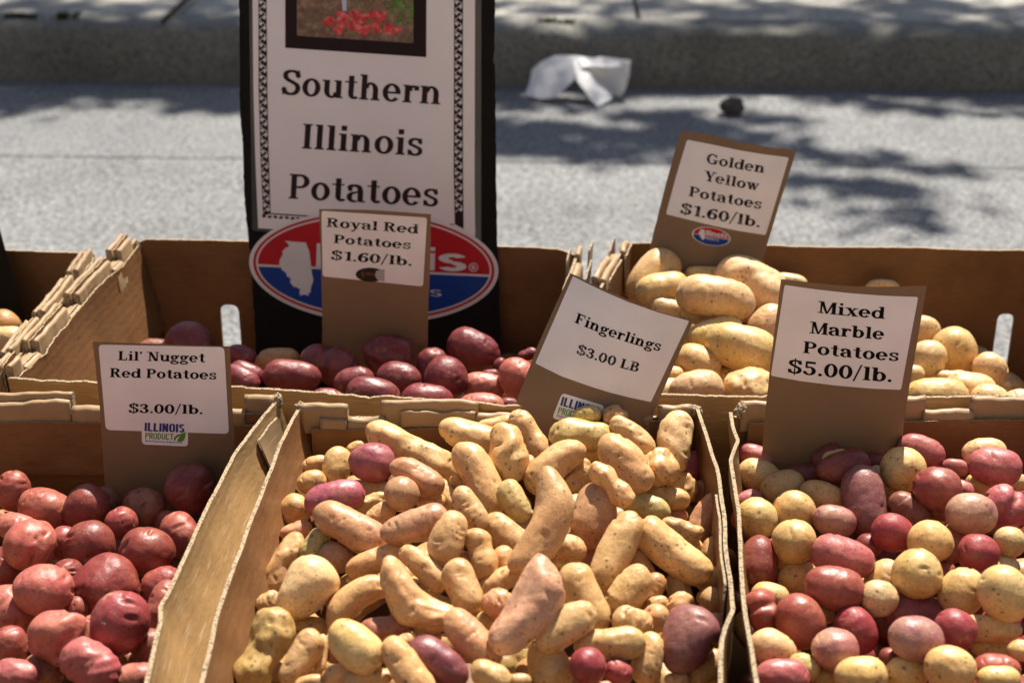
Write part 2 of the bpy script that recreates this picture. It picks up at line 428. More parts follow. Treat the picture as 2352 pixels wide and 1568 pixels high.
# ------------------------------------------------------------------ street tree beyond the frame that dapples kerb and pavement
M_leaf, n_, l_, b_ = newmat('tree_leaf')
oi = n_.new('ShaderNodeTexCoord'); tn = n_.new('ShaderNodeTexNoise'); tn.inputs['Scale'].default_value = 2.5; l_.new(oi.outputs['Object'], tn.inputs['Vector'])
rr = ramp(n_, [(.3, (.035, .07, .015)), (.7, (.09, .14, .03))]); l_.new(tn.outputs[0], rr.inputs[0]); l_.new(rr.outputs[0], b_.inputs['Base Color'])
b_.inputs['Roughness'].default_value = .5
def tree():
    base = kp(4.6, 5.6, KZ - .03)
    T = empty('street_tree', base, 'tall leafy street tree beyond the pavement whose shade dapples the kerb', 'tree')
    top = base + Vector((-.2, .1, 4.2))
    V, F = tube([base, base + Vector((0, .02, 1.2)), base + Vector((-.08, 0, 2.6)), top], [.2, .15, .13, .11], 14)
    link_mesh('trunk', V, F, M_bark, T, smooth=True)
    leaves = []
    def cluster(px, py, z0, rx, h, n, size=.10):
        """leaves whose shade falls round a spot of the ground or the pavement"""
        h += 1.3; g = on_z(px, py, z0); t = (h - g.z) / SUN.z; c = g + SUN * t
        side = Vector((SUN.y, -SUN.x, 0)).normalized(); up = SUN.cross(side)
        for k in range(n):
            a, r = random.uniform(0, 6.283), abs(random.gauss(0, .72))
            p = c + side * (math.cos(a) * r * rx[0]) + Vector((0, 1, 0)) * (math.sin(a) * r * rx[1]) + SUN * random.gauss(0, .35)
            leaves.append((p, size * random.uniform(.6, 1.25)))
        return c
    cs = []
    for a in ((1235, 300, 0, (.20, .16), 4.6, 60), (1290, 330, 0, (.2, .10), 4.7, 60), (1500, 268, 0, (.24, .06), 4.4, 50), (1150, 300, 0, (.2, .1), 4.5, 60), (1400, 310, 0, (.22, .06), 4.5, 50), (1600, 300, 0, (.25, .16), 4.8, 95), (1330, 350, 0, (.25, .06), 4.6, 60), (1180, 350, 0, (.2, .05), 4.5, 45), (1500, 325, 0, (.2, .10), 4.4, 60),
              (1700, 345, 0, (.28, .07), 4.6, 45), (1880, 350, 0, (.26, .09), 5.0, 60), (1900, 420, 0, (.2, .07), 4.9, 50), (2010, 445, 0, (.22, .10), 5.1, 50),
              (2050, 500, 0, (.18, .1), 5.0, 34), (1780, 275, 0, (.2, .06), 4.5, 34), (2120, 250, 0, (.3, .05), 4.8, 45), (2310, 235, 0, (.3, .06), 4.9, 50),
              (1160, 235, 0, (.2, .06), 4.4, 40), (2200, 400, 0, (.1, .05), 4.9, 10),
              (60, 225, 0, (.3, .07), 4.7, 70), (-60, 240, 0, (.3, .1), 4.7, 60), (450, 235, 0, (.24, .10), 4.8, 80), (230, 215, 0, (.22, .05), 4.7, 40), (510, 250, 0, (.12, .06), 4.8, 30), (330, 215, 0, (.2, .04), 4.6, 30)):
        cs.append(cluster(*a))
    for px in range(-900, 3300, 120):                       # shade over the pavement, full of holes
        for py in (60, 20, -40, -110):
            if random.random() < .93 and not (py == 60 and 1150 < px < 1500):
                cs.append(cluster(px + random.uniform(-60, 60), py + random.uniform(-14, 14), KZ, (random.uniform(.12, .32), random.uniform(.1, .2)), random.uniform(4.9, 6.4), random.randint(34, 75), .095))
    for k in range(2600):
        p = base + Vector((random.gauss(0, 2.2), random.gauss(1.6, 1.1), random.uniform(4.2, 8.5)))
        leaves.append((p, random.uniform(.07, .14)))
    V = []; F = []
    for p, s in leaves:
        nrm = Vector((random.gauss(0, .6), random.gauss(0, .6) - .1, 1)).normalized(); u = nrm.orthogonal().normalized()
        u = Matrix.Rotation(random.uniform(0, 6.28), 3, nrm) @ u; v = nrm.cross(u); i = len(V)
        V += [p - u * s * .5, p - v * s * .3 - u * s * .1, p - v * s * .24 + u * s * .25, p + u * s * .6, p + v * s * .24 + u * s * .25, p + v * s * .3 - u * s * .1]
        F.append((i, i + 1, i + 2, i + 3, i + 4, i + 5))
    link_mesh('crown', V, F, M_leaf, T)
    for k in range(12):
        c = base + Vector((random.gauss(0, 1.6), random.uniform(2.5, 3.6), random.uniform(5.2, 6.4))); mid = top.lerp(c, .5) + Vector((0, 0, .3))
        V, F = tube([top - Vector((0, 0, .1)), mid, c], [.06, .035, .012], 6); link_mesh('limb', V, F, M_bark, T, smooth=True)
tree()

# ------------------------------------------------------------------ unseen, added stone shopfront behind the camera, bouncing warm light onto shaded faces
def bounce_facade():
    Y0 = -9.5; E = empty('bounce_building', Vector((0, Y0, 0)), 'unseen stone building added behind the photographer to bounce warm light', 'building')
    st = concrete('warm_sandstone', [(.29, .255, .235), (.34, .305, .28), (.38, .345, .32)], 14, .12, 1., .4)
    gl = plain('window_glass_dark', (.05, .06, .06), .1, .6); fr = plain('painted_window_frame', (.55, .5, .42), .5, .3)
    def bx(name, a, b, m, par):
        V = [Vector((x, y, z)) for z in (a[2], b[2]) for x, y in ((a[0], a[1]), (b[0], a[1]), (b[0], b[1]), (a[0], b[1]))]
        return link_mesh(name, V, [(3, 2, 1, 0), (4, 5, 6, 7), (0, 1, 5, 4), (1, 2, 6, 5), (2, 3, 7, 6), (3, 0, 4, 7)], [m], par)
    xs = [-16 + 4 * k for k in range(9)]; rows = [(.5, 2.9), (4.4, 6.2), (7.8, 9.4)]
    wl = bx('wall', (-18, Y0 - 8, 0), (18, Y0 - .25, 11), st, E)
    z = 0
    for z0, z1 in rows + [(11, 11)]:                       # bands of stone between the window rows
        bx('wall_band', (-18, Y0 - .247, z), (18, Y0, z0), st, E)
        if z1 > z0:
            for k in range(len(xs) + 1):
                xa = -18 if k == 0 else xs[k - 1] + .75; xb = 18 if k == len(xs) else xs[k] - .75
                bx('pier', (xa, Y0 - .246, z0 + .002), (xb, Y0 - .002, z1 - .002), st, E)
            for x in xs:
                f_ = bx('window', (x - .74, Y0 - .20, z0 + .01), (x + .74, Y0 - .19, z1 - .01), gl, E)
                bx('frame', (x - .04, Y0 - .188, z0 + .012), (x + .04, Y0 - .15, z1 - .012), fr, f_)
                bx('sill', (x - .8, Y0 + .002, z0 - .1), (x + .8, Y0 + .09, z0 - .004), st, f_)
        z = z1
    bx('cornice', (-18.2, Y0 - .3, 11.003), (18.2, Y0 + .35, 11.4), st, E)
bounce_facade()
# ------------------------------------------------------------------ hand drawn slab-serif lettering
def glyph(ch, T=.225, t=.108, e=.09, s=.075, X=.70, square=False):
    P = []
    def rect(x0, y0, x1, y1): P.append([(x0, y0), (x1, y0), (x1, y1), (x0, y1)])
    def poly(*p): P.append(list(p))
    def dot(cx, cy, r):
        P.append([(cx - r, cy - r), (cx + r, cy - r), (cx + r, cy + r), (cx - r, cy + r)] if square else
                 [(cx + r * math.cos(a * math.pi / 7), cy + r * math.sin(a * math.pi / 7)) for a in range(14)])
    def stem(x, y0, y1, top='', bot='', w=None):
        w = w or T; rect(x, y0, x + w, y1)
        for y, f, q in ((y1, top, -1), (y0, bot, 1)):
            if f in ('b', 'l'): poly(*[(x - e, y), (x + .01, y), (x + .01, y + q * s * 1.5), (x, y + q * s * 1.35), (x - e * .5, y + q * s), (x - e, y + q * s)][::q])
            if f in ('b', 'r'): poly(*[(x + w - .01, y), (x + w + e, y), (x + w + e, y + q * s), (x + w + e * .5, y + q * s), (x + w, y + q * s * 1.35), (x + w - .01, y + q * s * 1.5)][::q])
    def ring(cx, cy, rx, ry, a0=0, a1=360, TT=None, tt=None):
        TT = TT or T; tt = tt or t
        n = max(3, int(abs(a1 - a0) / 15))
        for k in range(n):
            a, b = R(a0 + (a1 - a0) * k / n), R(a0 + (a1 - a0) * (k + 1) / n)
            poly((cx + rx * math.cos(a), cy + ry * math.sin(a)), (cx + rx * math.cos(b), cy + ry * math.sin(b)),
                 (cx + (rx - TT) * math.cos(b), cy + (ry - tt) * math.sin(b)), (cx + (rx - TT) * math.cos(a), cy + (ry - tt) * math.sin(a)))
    def curve(pts, TT=None, tt=None):
        TT = TT or T; tt = tt or t; q = [pts[0]] + list(pts) + [pts[-1]]; L = []
        for i in range(1, len(q) - 2):
            for k in range(5):
                u = k / 5; p0, p1, p2, p3 = (Vector(z) for z in q[i - 1:i + 3])
                L.append(.5 * ((2 * p1) + (p2 - p0) * u + (2 * p0 - 5 * p1 + 4 * p2 - p3) * u * u + (3 * p1 - p0 - 3 * p2 + p3) * u ** 3))
        L.append(Vector(pts[-1])); A = []
        for i, p in enumerate(L):
            d = (L[min(i + 1, len(L) - 1)] - L[max(i - 1, 0)]).normalized()
            wd = (tt + (TT - tt) * abs(d.y) ** 1.1 + (.55 * (TT - tt) * max(0, -d.x * d.y) * 1.2 if False else 0)) * .5
            A.append((p + Vector((-d.y, d.x)) * wd, p - Vector((-d.y, d.x)) * wd))
        for (a, b), (c, d) in zip(A[:-1], A[1:]): poly(tuple(a), tuple(c), tuple(d), tuple(b))
    def diag(x0, y0, x1, y1, w): poly((x0, y0), (x0 + w, y0), (x1 + w, y1), (x1, y1)) if y0 < y1 else poly((x1, y1), (x1 + w, y1), (x0 + w, y0), (x0, y0))
    adv = .7
    if ch == 'L': stem(.1, 0, 1, 'b', 'l'); rect(.1, 0, .74, t); rect(.67, 0, .74, .32); adv = .82
    elif ch == 'F': stem(.1, 0, 1, 'l', 'b'); rect(.1, 1 - t, .76, 1); rect(.69, .7, .76, 1); rect(.2, .46, .54, .46 + t); rect(.50, .36, .56, .66); adv = .84
    elif ch == 'R': stem(.1, 0, 1, 'l', 'b'); ring(.46, .745, .33, .255, -90, 90); rect(.2, 1 - t, .46, 1); rect(.2, .49, .46, .49 + t); diag(.36, .52, .63, 0, T + .02); rect(.62, 0, .93, s); adv = .96
    elif ch == 'P': stem(.1, 0, 1, 'l', 'b'); ring(.46, .715, .34, .285, -90, 90); rect(.2, 1 - t, .46, 1); rect(.2, .43, .46, .43 + t); adv = .85
    elif ch == 'N':
        rect(.17, 0, .17 + t, 1); rect(.02, 0, .38, s); rect(0, 1 - s, .3, 1); rect(.76, 0, .76 + t, 1); rect(.62, 1 - s, .98, 1); poly((.1, 1), (.76 + t, 0), (.66, 0), (.1, .86)) if False else poly((.62, 0), (.76 + t, 0), (.36, 1), (.12, 1)); adv = 1.02
    elif ch == 'M':
        rect(.14, 0, .14 + t, 1); rect(0, 0, .34, s); rect(.0, 1 - s, .3, 1); stem(.84, 0, 1, '', 'b'); rect(.84, 1 - s, 1.12, 1)
        poly((.48, 0), (.60, 0), (.34, 1), (.12, 1)); poly((.50, 0), (.60, 0), (.98, 1), (.84, 1)); adv = 1.16
    elif ch == 'G': ring(.47, .5, .44, .52, 38, 318); rect(.68, .04, .68 + T * .85, .42); rect(.55, .38, .98, .38 + s); rect(.76, .66, .82, 1.0); adv = 1.02
    elif ch == 'Y': diag(.36, .42, .06, 1, T + .03); diag(.46, .42, .74, 1, t); stem(.38, 0, .46, '', 'b'); rect(-.03, 1 - s, .38, 1); rect(.58, 1 - s, .96, 1); adv = .92
    elif ch == 'B': stem(.1, 0, 1, 'l', 'l'); ring(.44, .755, .29, .245, -90, 90); ring(.46, .275, .33, .275, -90, 90); rect(.2, 1 - t, .46, 1); rect(.2, .49, .46, .49 + t * .8); rect(.2, 0, .47, t); adv = .9
    elif ch in 'S$':
        curve([(.66, .72), (.58, .90), (.38, .955), (.18, .88), (.15, .72), (.26, .60), (.44, .51), (.60, .41), (.65, .25), (.54, .09), (.34, .045), (.16, .12), (.09, .28)], min(T, .2), min(t, .10))
        rect(.64, .68, .70, .99); rect(.05, .01, .11, .32); adv = .80
        if ch == '$': rect(.345, -.12, .415, 1.12)
    elif ch == 'I': stem(.13, 0, 1, 'b', 'b'); adv = .26 + T
    elif ch == '0': ring(.38, .49, .36, .51); adv = .78
    elif ch == '1': stem(.27, 0, 1, '', 'b'); rect(.08, .86 - s * .3, .3, .93); adv = .64
    elif ch == '3': ring(.34, .745, .30, .255, -90, 140); ring(.35, .265, .34, .285, -150, 90); rect(.22, .48, .36, .48 + t); dot(.13, .80, .09); dot(.12, .2, .1); adv = .76
    elif ch == '5': rect(.14, .84, .66, 1); rect(.13, .5, .13 + t, .98); ring(.34, .31, .36, .33, -150, 130); dot(.12, .18, .1); adv = .78
    elif ch == '6': ring(.39, .31, .35, .33); curve([(.135, .30), (.16, .62), (.32, .86), (.54, .95), (.62, .88)]); dot(.62, .83, .085); adv = .78
    elif ch == '.': dot(.15, .09, .105); adv = .32
    elif ch == '/': diag(0, -.14, .36, 1.1, .095); adv = .5
    elif ch == "'": dot(.13, .9, .095); poly((.23, .9), (.14, .68), (.09, .7), (.12, .84)); adv = .28
    elif ch == ' ': adv = .38
    elif ch == 'a':
        curve([(.11, .52), (.18, .63), (.34, .665), (.49, .60), (.535, .44)], T, t); dot(.15, .52, .085); rect(.44, .06, .44 + T, .48)
        poly((.44, .1), (.52, 0), (.74, 0), (.74, s), (.63, s)); ring(.30, .20, .28, .22, 70, 300); rect(.34, .36, .48, .36 + t * .8); diag(.38, .01, .50, .12, .07); adv = .77
    elif ch == 'b': stem(.09, 0, 1, 'l', ''); ring(.43, .34, .35, .36); adv = .83
    elif ch == 'd': ring(.37, .34, .36, .36); stem(.52, 0, 1, 'l', 'r'); adv = .85
    elif ch == 'e': ring(.37, .35, .36, .37, 0, 322); rect(.15, .31, .72, .31 + t * .9); adv = .78
    elif ch == 'g': ring(.34, .47, .30, .24); ring(.36, -.10, .36, .19, 0, 360, T * .8); poly((.12, .26), (.24, .30), (.22, .12), (.1, .12)); rect(.2, .05, .5, .14); dot(.68, .63, .085); rect(.5, .58, .68, .66); adv = .78
    elif ch == 'h': stem(.1, 0, 1, 'l', 'b'); ring(.46, .40, .30, .31, 0, 165); stem(.76 - T, 0, .42, '', 'b'); adv = .92
    elif ch == 'n': stem(.1, 0, X, 'l', 'b'); ring(.46, .40, .30, .31, 0, 165); stem(.76 - T, 0, .42, '', 'b'); adv = .92
    elif ch == 'i': stem(.12, 0, X, 'l', 'b'); dot(.12 + T * .5, .92, .105); adv = .24 + T
    elif ch == 'l': stem(.12, 0, 1, 'l', 'b'); adv = .24 + T
    elif ch == 'o': ring(.38, .35, .36, .37); adv = .78
    elif ch == 'r': stem(.1, 0, X, 'l', 'b'); ring(.44, .40, .27, .30, 55, 165); dot(.56, .585, .095); adv = .68
    elif ch == 's':
        curve([(.53, .50), (.46, .63), (.30, .665), (.15, .59), (.15, .46), (.32, .37), (.49, .28), (.52, .14), (.38, .035), (.2, .06), (.09, .2)], min(T * .9, .165), min(t, .085))
        rect(.51, .46, .565, .70); rect(.055, 0, .11, .25); adv = .65
    elif ch == 't': rect(.17, .16, .17 + T, .92); ring(.40, .22, .235, .23, 180, 320); rect(.03, X - s, .50, X); adv = .58
    elif ch == 'u': stem(.1, .26, X, 'l', ''); ring(.40, .28, .30, .30, 180, 345); stem(.56, 0, X, 'l', 'r'); adv = .88
    elif ch == 'w':
        diag(.26, 0, .06, X, T); diag(.30, 0, .46, X, t); diag(.60, 0, .40, X, T); diag(.66, 0, .86, X, t)
        rect(-.03, X - s, .32, X); rect(.36, X - s, .58, X); rect(.76, X - s, 1.03, X); adv = 1.02
    elif ch == 'x': diag(.50, 0, .08, X, T + .02); diag(.10, 0, .58, X, t); rect(0, X - s, .36, X); rect(.48, X - s, .78, X); rect(-.02, 0, .28, s); rect(.42, 0, .80, s); adv = .80
    elif ch == 'y': diag(.32, 0, .06, X, T); diag(.20, -.26, .60, X, t); rect(-.03, X - s, .34, X); rect(.48, X - s, .78, X); dot(.18, -.22, .09); adv = .80
    return P, adv

def sans(ch, w=.2, o=.0):
    """heavy condensed sans capitals for the round and square stickers"""
    P = []; W = .5
    def rect(x0, y0, x1, y1): P.append([(x0, y0), (x1, y0), (x1, y1), (x0, y1)])
    def ring(cx, cy, rx, ry, a0, a1):
        n = max(3, int(abs(a1 - a0) / 15))
        for k in range(n):
            a, b = R(a0 + (a1 - a0) * k / n), R(a0 + (a1 - a0) * (k + 1) / n)
            P.append([(cx + rx * math.cos(a), cy + ry * math.sin(a)), (cx + rx * math.cos(b), cy + ry * math.sin(b)), (cx + (rx - w) * math.cos(b), cy + (ry - w * .8) * math.sin(b)), (cx + (rx - w) * math.cos(a), cy + (ry - w * .8) * math.sin(a))])
    x = W
    if ch == 'I': rect(0, 0, w, 1); x = w
    elif ch == 'L': rect(0, 0, w, 1); rect(0, 0, W * .9, w * .8); x = W * .9
    elif ch == 'N': rect(0, 0, w, 1); rect(W + .04 - w, 0, W + .04, 1); P.append([(0, 1), (W + .04 - w, 0), (W + .04, 0), (w, 1)][::-1]); x = W + .04
    elif ch == 'O': ring(.27, .74, .27, .26, 0, 180); ring(.27, .26, .27, .26, 180, 360); rect(0, .26, w, .74); rect(.54 - w, .26, .54, .74); x = .54
    elif ch == 'S': ring(.25, .74, .25, .26, 20, 270); ring(.25, .27, .25, .27, -160, 90)
    elif ch == 'P': rect(0, 0, w, 1); ring(.25, .72, .25, .28, -90, 90); rect(w * .8, .84, .25, 1); rect(w * .8, .44, .25, .6)
    elif ch == 'R': rect(0, 0, w, 1); ring(.25, .74, .25, .26, -90, 90); rect(w * .8, .84, .25, 1); rect(w * .8, .48, .25, .62); P.append([(.5 - w * .9, 0), (.52, 0), (.36, .52), (.18, .52)])
    elif ch == 'D': rect(0, 0, w, 1); ring(.22, .5, .30, .5, -90, 90); rect(w * .8, .84, .25, 1); rect(w * .8, 0, .25, .16); x = .52
    elif ch == 'U': rect(0, .26, w, 1); rect(W - w, .26, W, 1); ring(.25, .26, .25, .26, 180, 360)
    elif ch == 'C': ring(.25, .74, .25, .26, 10, 180); ring(.25, .26, .25, .26, 180, 350); rect(0, .26, w, .74)
    elif ch == 'T': rect(.25 - w / 2, 0, .25 + w / 2, 1); rect(0, .84, W, 1)
    elif ch == 'l': rect(0, 0, w, 1); x = w
    elif ch == 'i': rect(0, 0, w, .74); rect(0, .84, w, 1); x = w
    elif ch == 'n': rect(0, 0, w, .74); ring(.28, .46, .28, .28, 0, 150); rect(.56 - w, 0, .56, .46); x = .56
    elif ch == 'o': ring(.30, .37, .30, .38, 0, 360); x = .6
    elif ch == 's': ring(.27, .54, .27, .215, 20, 270); ring(.27, .205, .27, .215, -160, 90); x = .54
    return P, x + .07

def lettering(name, text, a, b, cap, mapf, mat, parent, font=glyph, sag=0., lean=0., w_=-.0007, **kw):
    """text on a measured baseline a->b (y downwards), cap = height of a capital"""
    gl = []; x = 0
    for ch in text:
        P, adv = font(ch, **kw); gl.append((x, P)); x += adv
    total = x - (.07 if font is sans else .1)
    a, b = Vector(a), Vector(b); d = (b - a) / total; up = Vector((d.y, -d.x)).normalized() * -1
    if up.y > 0: up = -up
    up = (up + (b - a).normalized() * lean) * cap
    V = []; F = []
    for x0, polys in gl:
        if not polys: continue
        vs_, fs = [], []
        for q in polys:
            ar = sum(q[i][0] * q[(i + 1) % len(q)][1] - q[(i + 1) % len(q)][0] * q[i][1] for i in range(len(q)))
            if abs(ar) < 1e-9: continue
            if ar < 0: q = q[::-1]
            i0 = len(vs_); vs_ += [Vector(z) for z in q]; fs.append(list(range(i0, len(vs_))))
        v, _, f, _, _, of = delaunay_2d_cdt(vs_, [], fs, 0, 1e-6)
        i0 = len(V)
        for p in v:
            u = (x0 + p.x) / total
            q = a + d * (x0 + p.x) + up * p.y
            q.y += sag * 4 * u * (1 - u)
            V.append(mapf(q.x, q.y, w_))
        F += [tuple(i0 + k for k in t_)[::-1] for t_, o in zip(f, of) if o]
    return link_mesh(name, V, F, [mat], parent)

def decal(name, outline, mapf, mat, parent, w_=-.0004, step=9, holes=()):
    if step <= 20: outline = resample(outline, step)
    return sheet(name, outline, lambda x, y, w: mapf(x, y, w_), 0, [mat], parent, holes=holes, step=step)
def ellipse(cx, cy, rx, ry, rot=0., n=64, a0=0., a1=360.):
    c, s = math.cos(R(rot)), math.sin(R(rot)); out = []
    full = abs(a1 - a0) >= 360
    for k in range(n if full else n + 1):
        a = R(a0 + (a1 - a0) * k / n); x, y = rx * math.cos(a), ry * math.sin(a); out.append((cx + x * c - y * s, cy + x * s + y * c))
    return out
def illinois(box):
    """outline of the state, fitted into box = (x, y, w, h)"""
    pts = [(.16, 0), (.76, .03), (.79, .10), (.85, .18), (.93, .60), (.97, .70), (.95, .77), (.91, .82), (.89, .90), (.89, .94), (.82, .95), (.84, 1.0),
           (.70, .975), (.60, 1.0), (.57, .93), (.60, .885), (.46, .835), (.42, .845), (.31, .76), (.32, .68), (.21, .64), (.19, .58), (.08, .53), (0, .44), (.01, .345), (.06, .29), (.10, .23), (.08, .20), (.16, .135), (.27, .10), (.26, .055)]
    return [(box[0] + u * box[2], box[1] + v * box[3]) for u, v in pts]

def make_surface(base_px, base_z_pt, lean, yaw, bend, left, right):
    """a leaning, slightly bent sheet. base point in space; lean from upright; bend in metres (middle towards the viewer)"""
    n = Vector((math.sin(yaw), -math.cos(yaw) * math.cos(lean), math.sin(lean))).normalized()
    p0 = base_z_pt
    (lx0, ly0), (lx1, ly1) = left; (rx0, ry0), (rx1, ry1) = right
    def f(x, y, w):
        xl = lx0 + (lx1 - lx0) * (y - ly0) / (ly1 - ly0); xr = rx0 + (rx1 - rx0) * (y - ry0) / (ry1 - ry0)
        s = (x - xl) / (xr - xl)
        off = bend * (4 * s * (1 - s) - .5)
        return on_plane(x, y, p0 + n * (off - w), n)
    return f

def label_stack(parent, f, sticker, lines, ink):
    lab = decal('price_label', sticker, f, M_label, parent, -.0004, 9)
    for k, L in enumerate(lines):
        lettering('lettering', L[0], L[1], L[2], L[3], f, ink[k], lab, sag=L[4] if len(L) > 4 else 0)
    return lab
def square_logo(parent, f, quad, q):
    """small rounded sticker: ILLINOIS over PRODUCT with a leaf"""
    lg = decal('logo_sticker', rounded(quad, 9), f, M_label, parent, -.0008, 12)
    TL, TR, BR, BL = [Vector(p) for p in quad]
    def at(u, v): return (TL * (1 - u) + TR * u) * (1 - v) + (BL * (1 - u) + BR * u) * v
    h = ((BL - TL).length + (BR - TR).length) / 2
    ln = ((BL - TL).x / max(1, h))
    lettering('lettering', 'ILLINOIS', at(.06, .46), at(.92, .46), h * .34, f, M_navy, lg, sans, w_=-.0011, w=.205)
    lettering('lettering', 'PRODUCT', at(.07, .77), at(.68, .77), h * .25, f, M_green, lg, sans, w_=-.0011, w=.15)
    cv = bpy.data.curves.new('t', 'FONT'); cv.body = 'Illinois Department of Agriculture\u00a9'; cv.size = 1; cv.offset = .004
    to = bpy.data.objects.new('t', cv); COL.objects.link(to); dg = bpy.context.evaluated_depsgraph_get()
    me = bpy.data.meshes.new_from_object(to.evaluated_get(dg)); COL.objects.unlink(to); bpy.data.objects.remove(to)
    xs = [v.co.x for v in me.vertices]; wdt = max(xs)
    vv = [f(*at(.07 + .80 * v.co.x / wdt, .88 - .095 * v.co.y), -.0011) for v in me.vertices]
    link_mesh('lettering', vv, [tuple(p.vertices) for p in me.polygons], [M_navy], lg)
    lf = [(.69, .80), (.70, .66), (.76, .55), (.85, .50), (.95, .43), (.945, .52), (.93, .68), (.90, .78), (.83, .83), (.76, .82), (.79, .68), (.84, .58), (.76, .66), (.72, .78)]
    decal('leaf', [tuple(at(u, v)) for u, v in lf], f, M_green, lg, -.0011)
    return lg
def oval_logo(parent, f, cx, cy, rx, ry, rot):
    o = decal('oval_sticker', ellipse(cx, cy, rx, ry, rot, 40), f, M_white, parent, -.0008)
    k = .92
    decal('red_half', ellipse(cx, cy, rx * k, ry * k, rot, 24, 180, 360), f, M_red, o, -.0011)
    decal('blue_half', ellipse(cx - .5 * math.sin(R(rot)), cy + 1.3, rx * k, ry * k * .95, rot, 24, 0, 180), f, M_blue, o, -.0011)
    c, s = math.cos(R(rot)), math.sin(R(rot))
    def at(u, v): return (cx + u * rx * c - v * ry * s, cy + u * rx * s + v * ry * c)
    st = illinois((-.66, -.62, .36, 1.15)); decal('state_outline', [at(u, v) for u, v in st], f, M_white, o, -.0014)
    lettering('lettering', 'llinois', at(-.30, -.08), at(.82, -.08), ry * .52, f, M_white, o, sans, w_=-.0014, w=.2)
    lettering('lettering', 'PRODUCTS', at(-.32, .40), at(.42, .40), ry * .26, f, M_white, o, sans, w_=-.0014, w=.13)
    return o

# ------------------------------------------------------------------ boxes
ZT = 0.478; BH = 0.215                                # rim height above the road, box height
def interp(path, s):
    L = 0
    for a, b in zip(path[:-1], path[1:]):
        d = (b - a).length
        if s <= L + d or b is path[-1]:
            t = (s - L) / d; return a + (b - a) * t, (b - a).normalized()
        L += d
def plen(path): return sum((b - a).length for a, b in zip(path[:-1], path[1:]))
class Wall:
    """a wall of a box. pts: rim points in pixels; inward: +1 if the inside is left of the walking direction"""
    def __init__(s, pts, side, zt=ZT, seed=0., flare=.012):
        s.path = [on_z(x, y, zt) for x, y in pts]; s.zt = zt; s.side = side; s.L = plen(s.path); s.seed = seed; s.flare = flare
        s.a, s.b = s.path[0], s.path[-1]
    def at(s, u, v, w):
        """u along the rim, v height relative to the rim (negative down), w inwards"""
        p, d = interp(s.path, u)
        q = s.a.lerp(s.b, u / s.L); k = min(1, max(0, -v / .16)); k = k * k * (3 - 2 * k)
        c = p.lerp(q, k); dd = d.lerp((s.b - s.a).normalized(), k).normalized()
        nrm = Vector((-dd.y, dd.x, 0)) * s.side
        bul = .0035 * noise.noise(Vector((u * 7, v * 6, s.seed))) + .0007 * noise.noise(Vector((u * 23, v * 17, s.seed + 4))) + s.crease(u, v)
        c = c + nrm * (w + bul + s.flare * k * 1.)
        return Vector((c.x, c.y, s.zt + v))
    def crease(s, u, v):
        o = 0.
        for k in range(6):
            q = random.Random(int(s.seed * 31 + k)); a = q.uniform(.2, 1.4) * (1 if q.random() < .7 else -1); u0 = q.uniform(0, s.L)
            d = (u - u0) * math.sin(a) + v * math.cos(a)
            if abs(d) < .03: o += q.uniform(-.0018, .0018) * math.exp(-(d / .007) ** 2)
        return o if v < -.006 else 0.
    def find(s, px, py):
        """(u, v) of a pixel on a straight wall"""
        d = (s.b - s.a).normalized(); nrm = Vector((-d.y, d.x, 0))
        p = on_plane(px, py, s.a, nrm); return (p - s.a).dot(d), p.z - s.zt
    def ufind(s, px, py):
        p = on_z(px, py, s.zt); L = 0; best = (1e9, 0)
        for a, b in zip(s.path[:-1], s.path[1:]):
            d = b - a; t = max(0, min(1, (p - a).dot(d) / d.length_squared)); q = a + d * t
            if (q - p).length < best[0]: best = ((q - p).length, L + d.length * t)
            L += d.length
        return best[1]
def top_edge(u0, u1, seed, amp=.0016, v=0., step=.005):
    n = max(2, int((u1 - u0) / step)); out = []
    for i in range(n + 1):
        u = u0 + (u1 - u0) * i / n
        out.append((u, v + amp * noise.noise(Vector((u * 40, seed, 1))) + amp * .7 * noise.noise(Vector((u * 160, seed, 7))) + amp * 1.5 * noise.noise(Vector((u * 9, seed, 3)))))
    return out
def panel(W, box, name='side_panel', th=.0038, u0=0., u1=None, v1=None, holes=(), amp=.0011, w0=0., vtop=0., mats=None, topf=None):
    u1 = W.L if u1 is None else u1; v1 = -BH if v1 is None else v1
    top = top_edge(u0, u1, W.seed + u0 * 13, amp, vtop)
    if topf: top = [(u, v + topf(u)) for u, v in top]
    out = [(u0, v1)] + [(u1, v1)] + top[::-1]
    # front (w=th) faces the inside of the box
    return sheet(name, out, lambda u, v, w: W.at(u, v, w + w0), th, mats or [M_wall, M_wallshade, M_edge], box, holes=holes, step=.013 if name == 'side_panel' else .028)
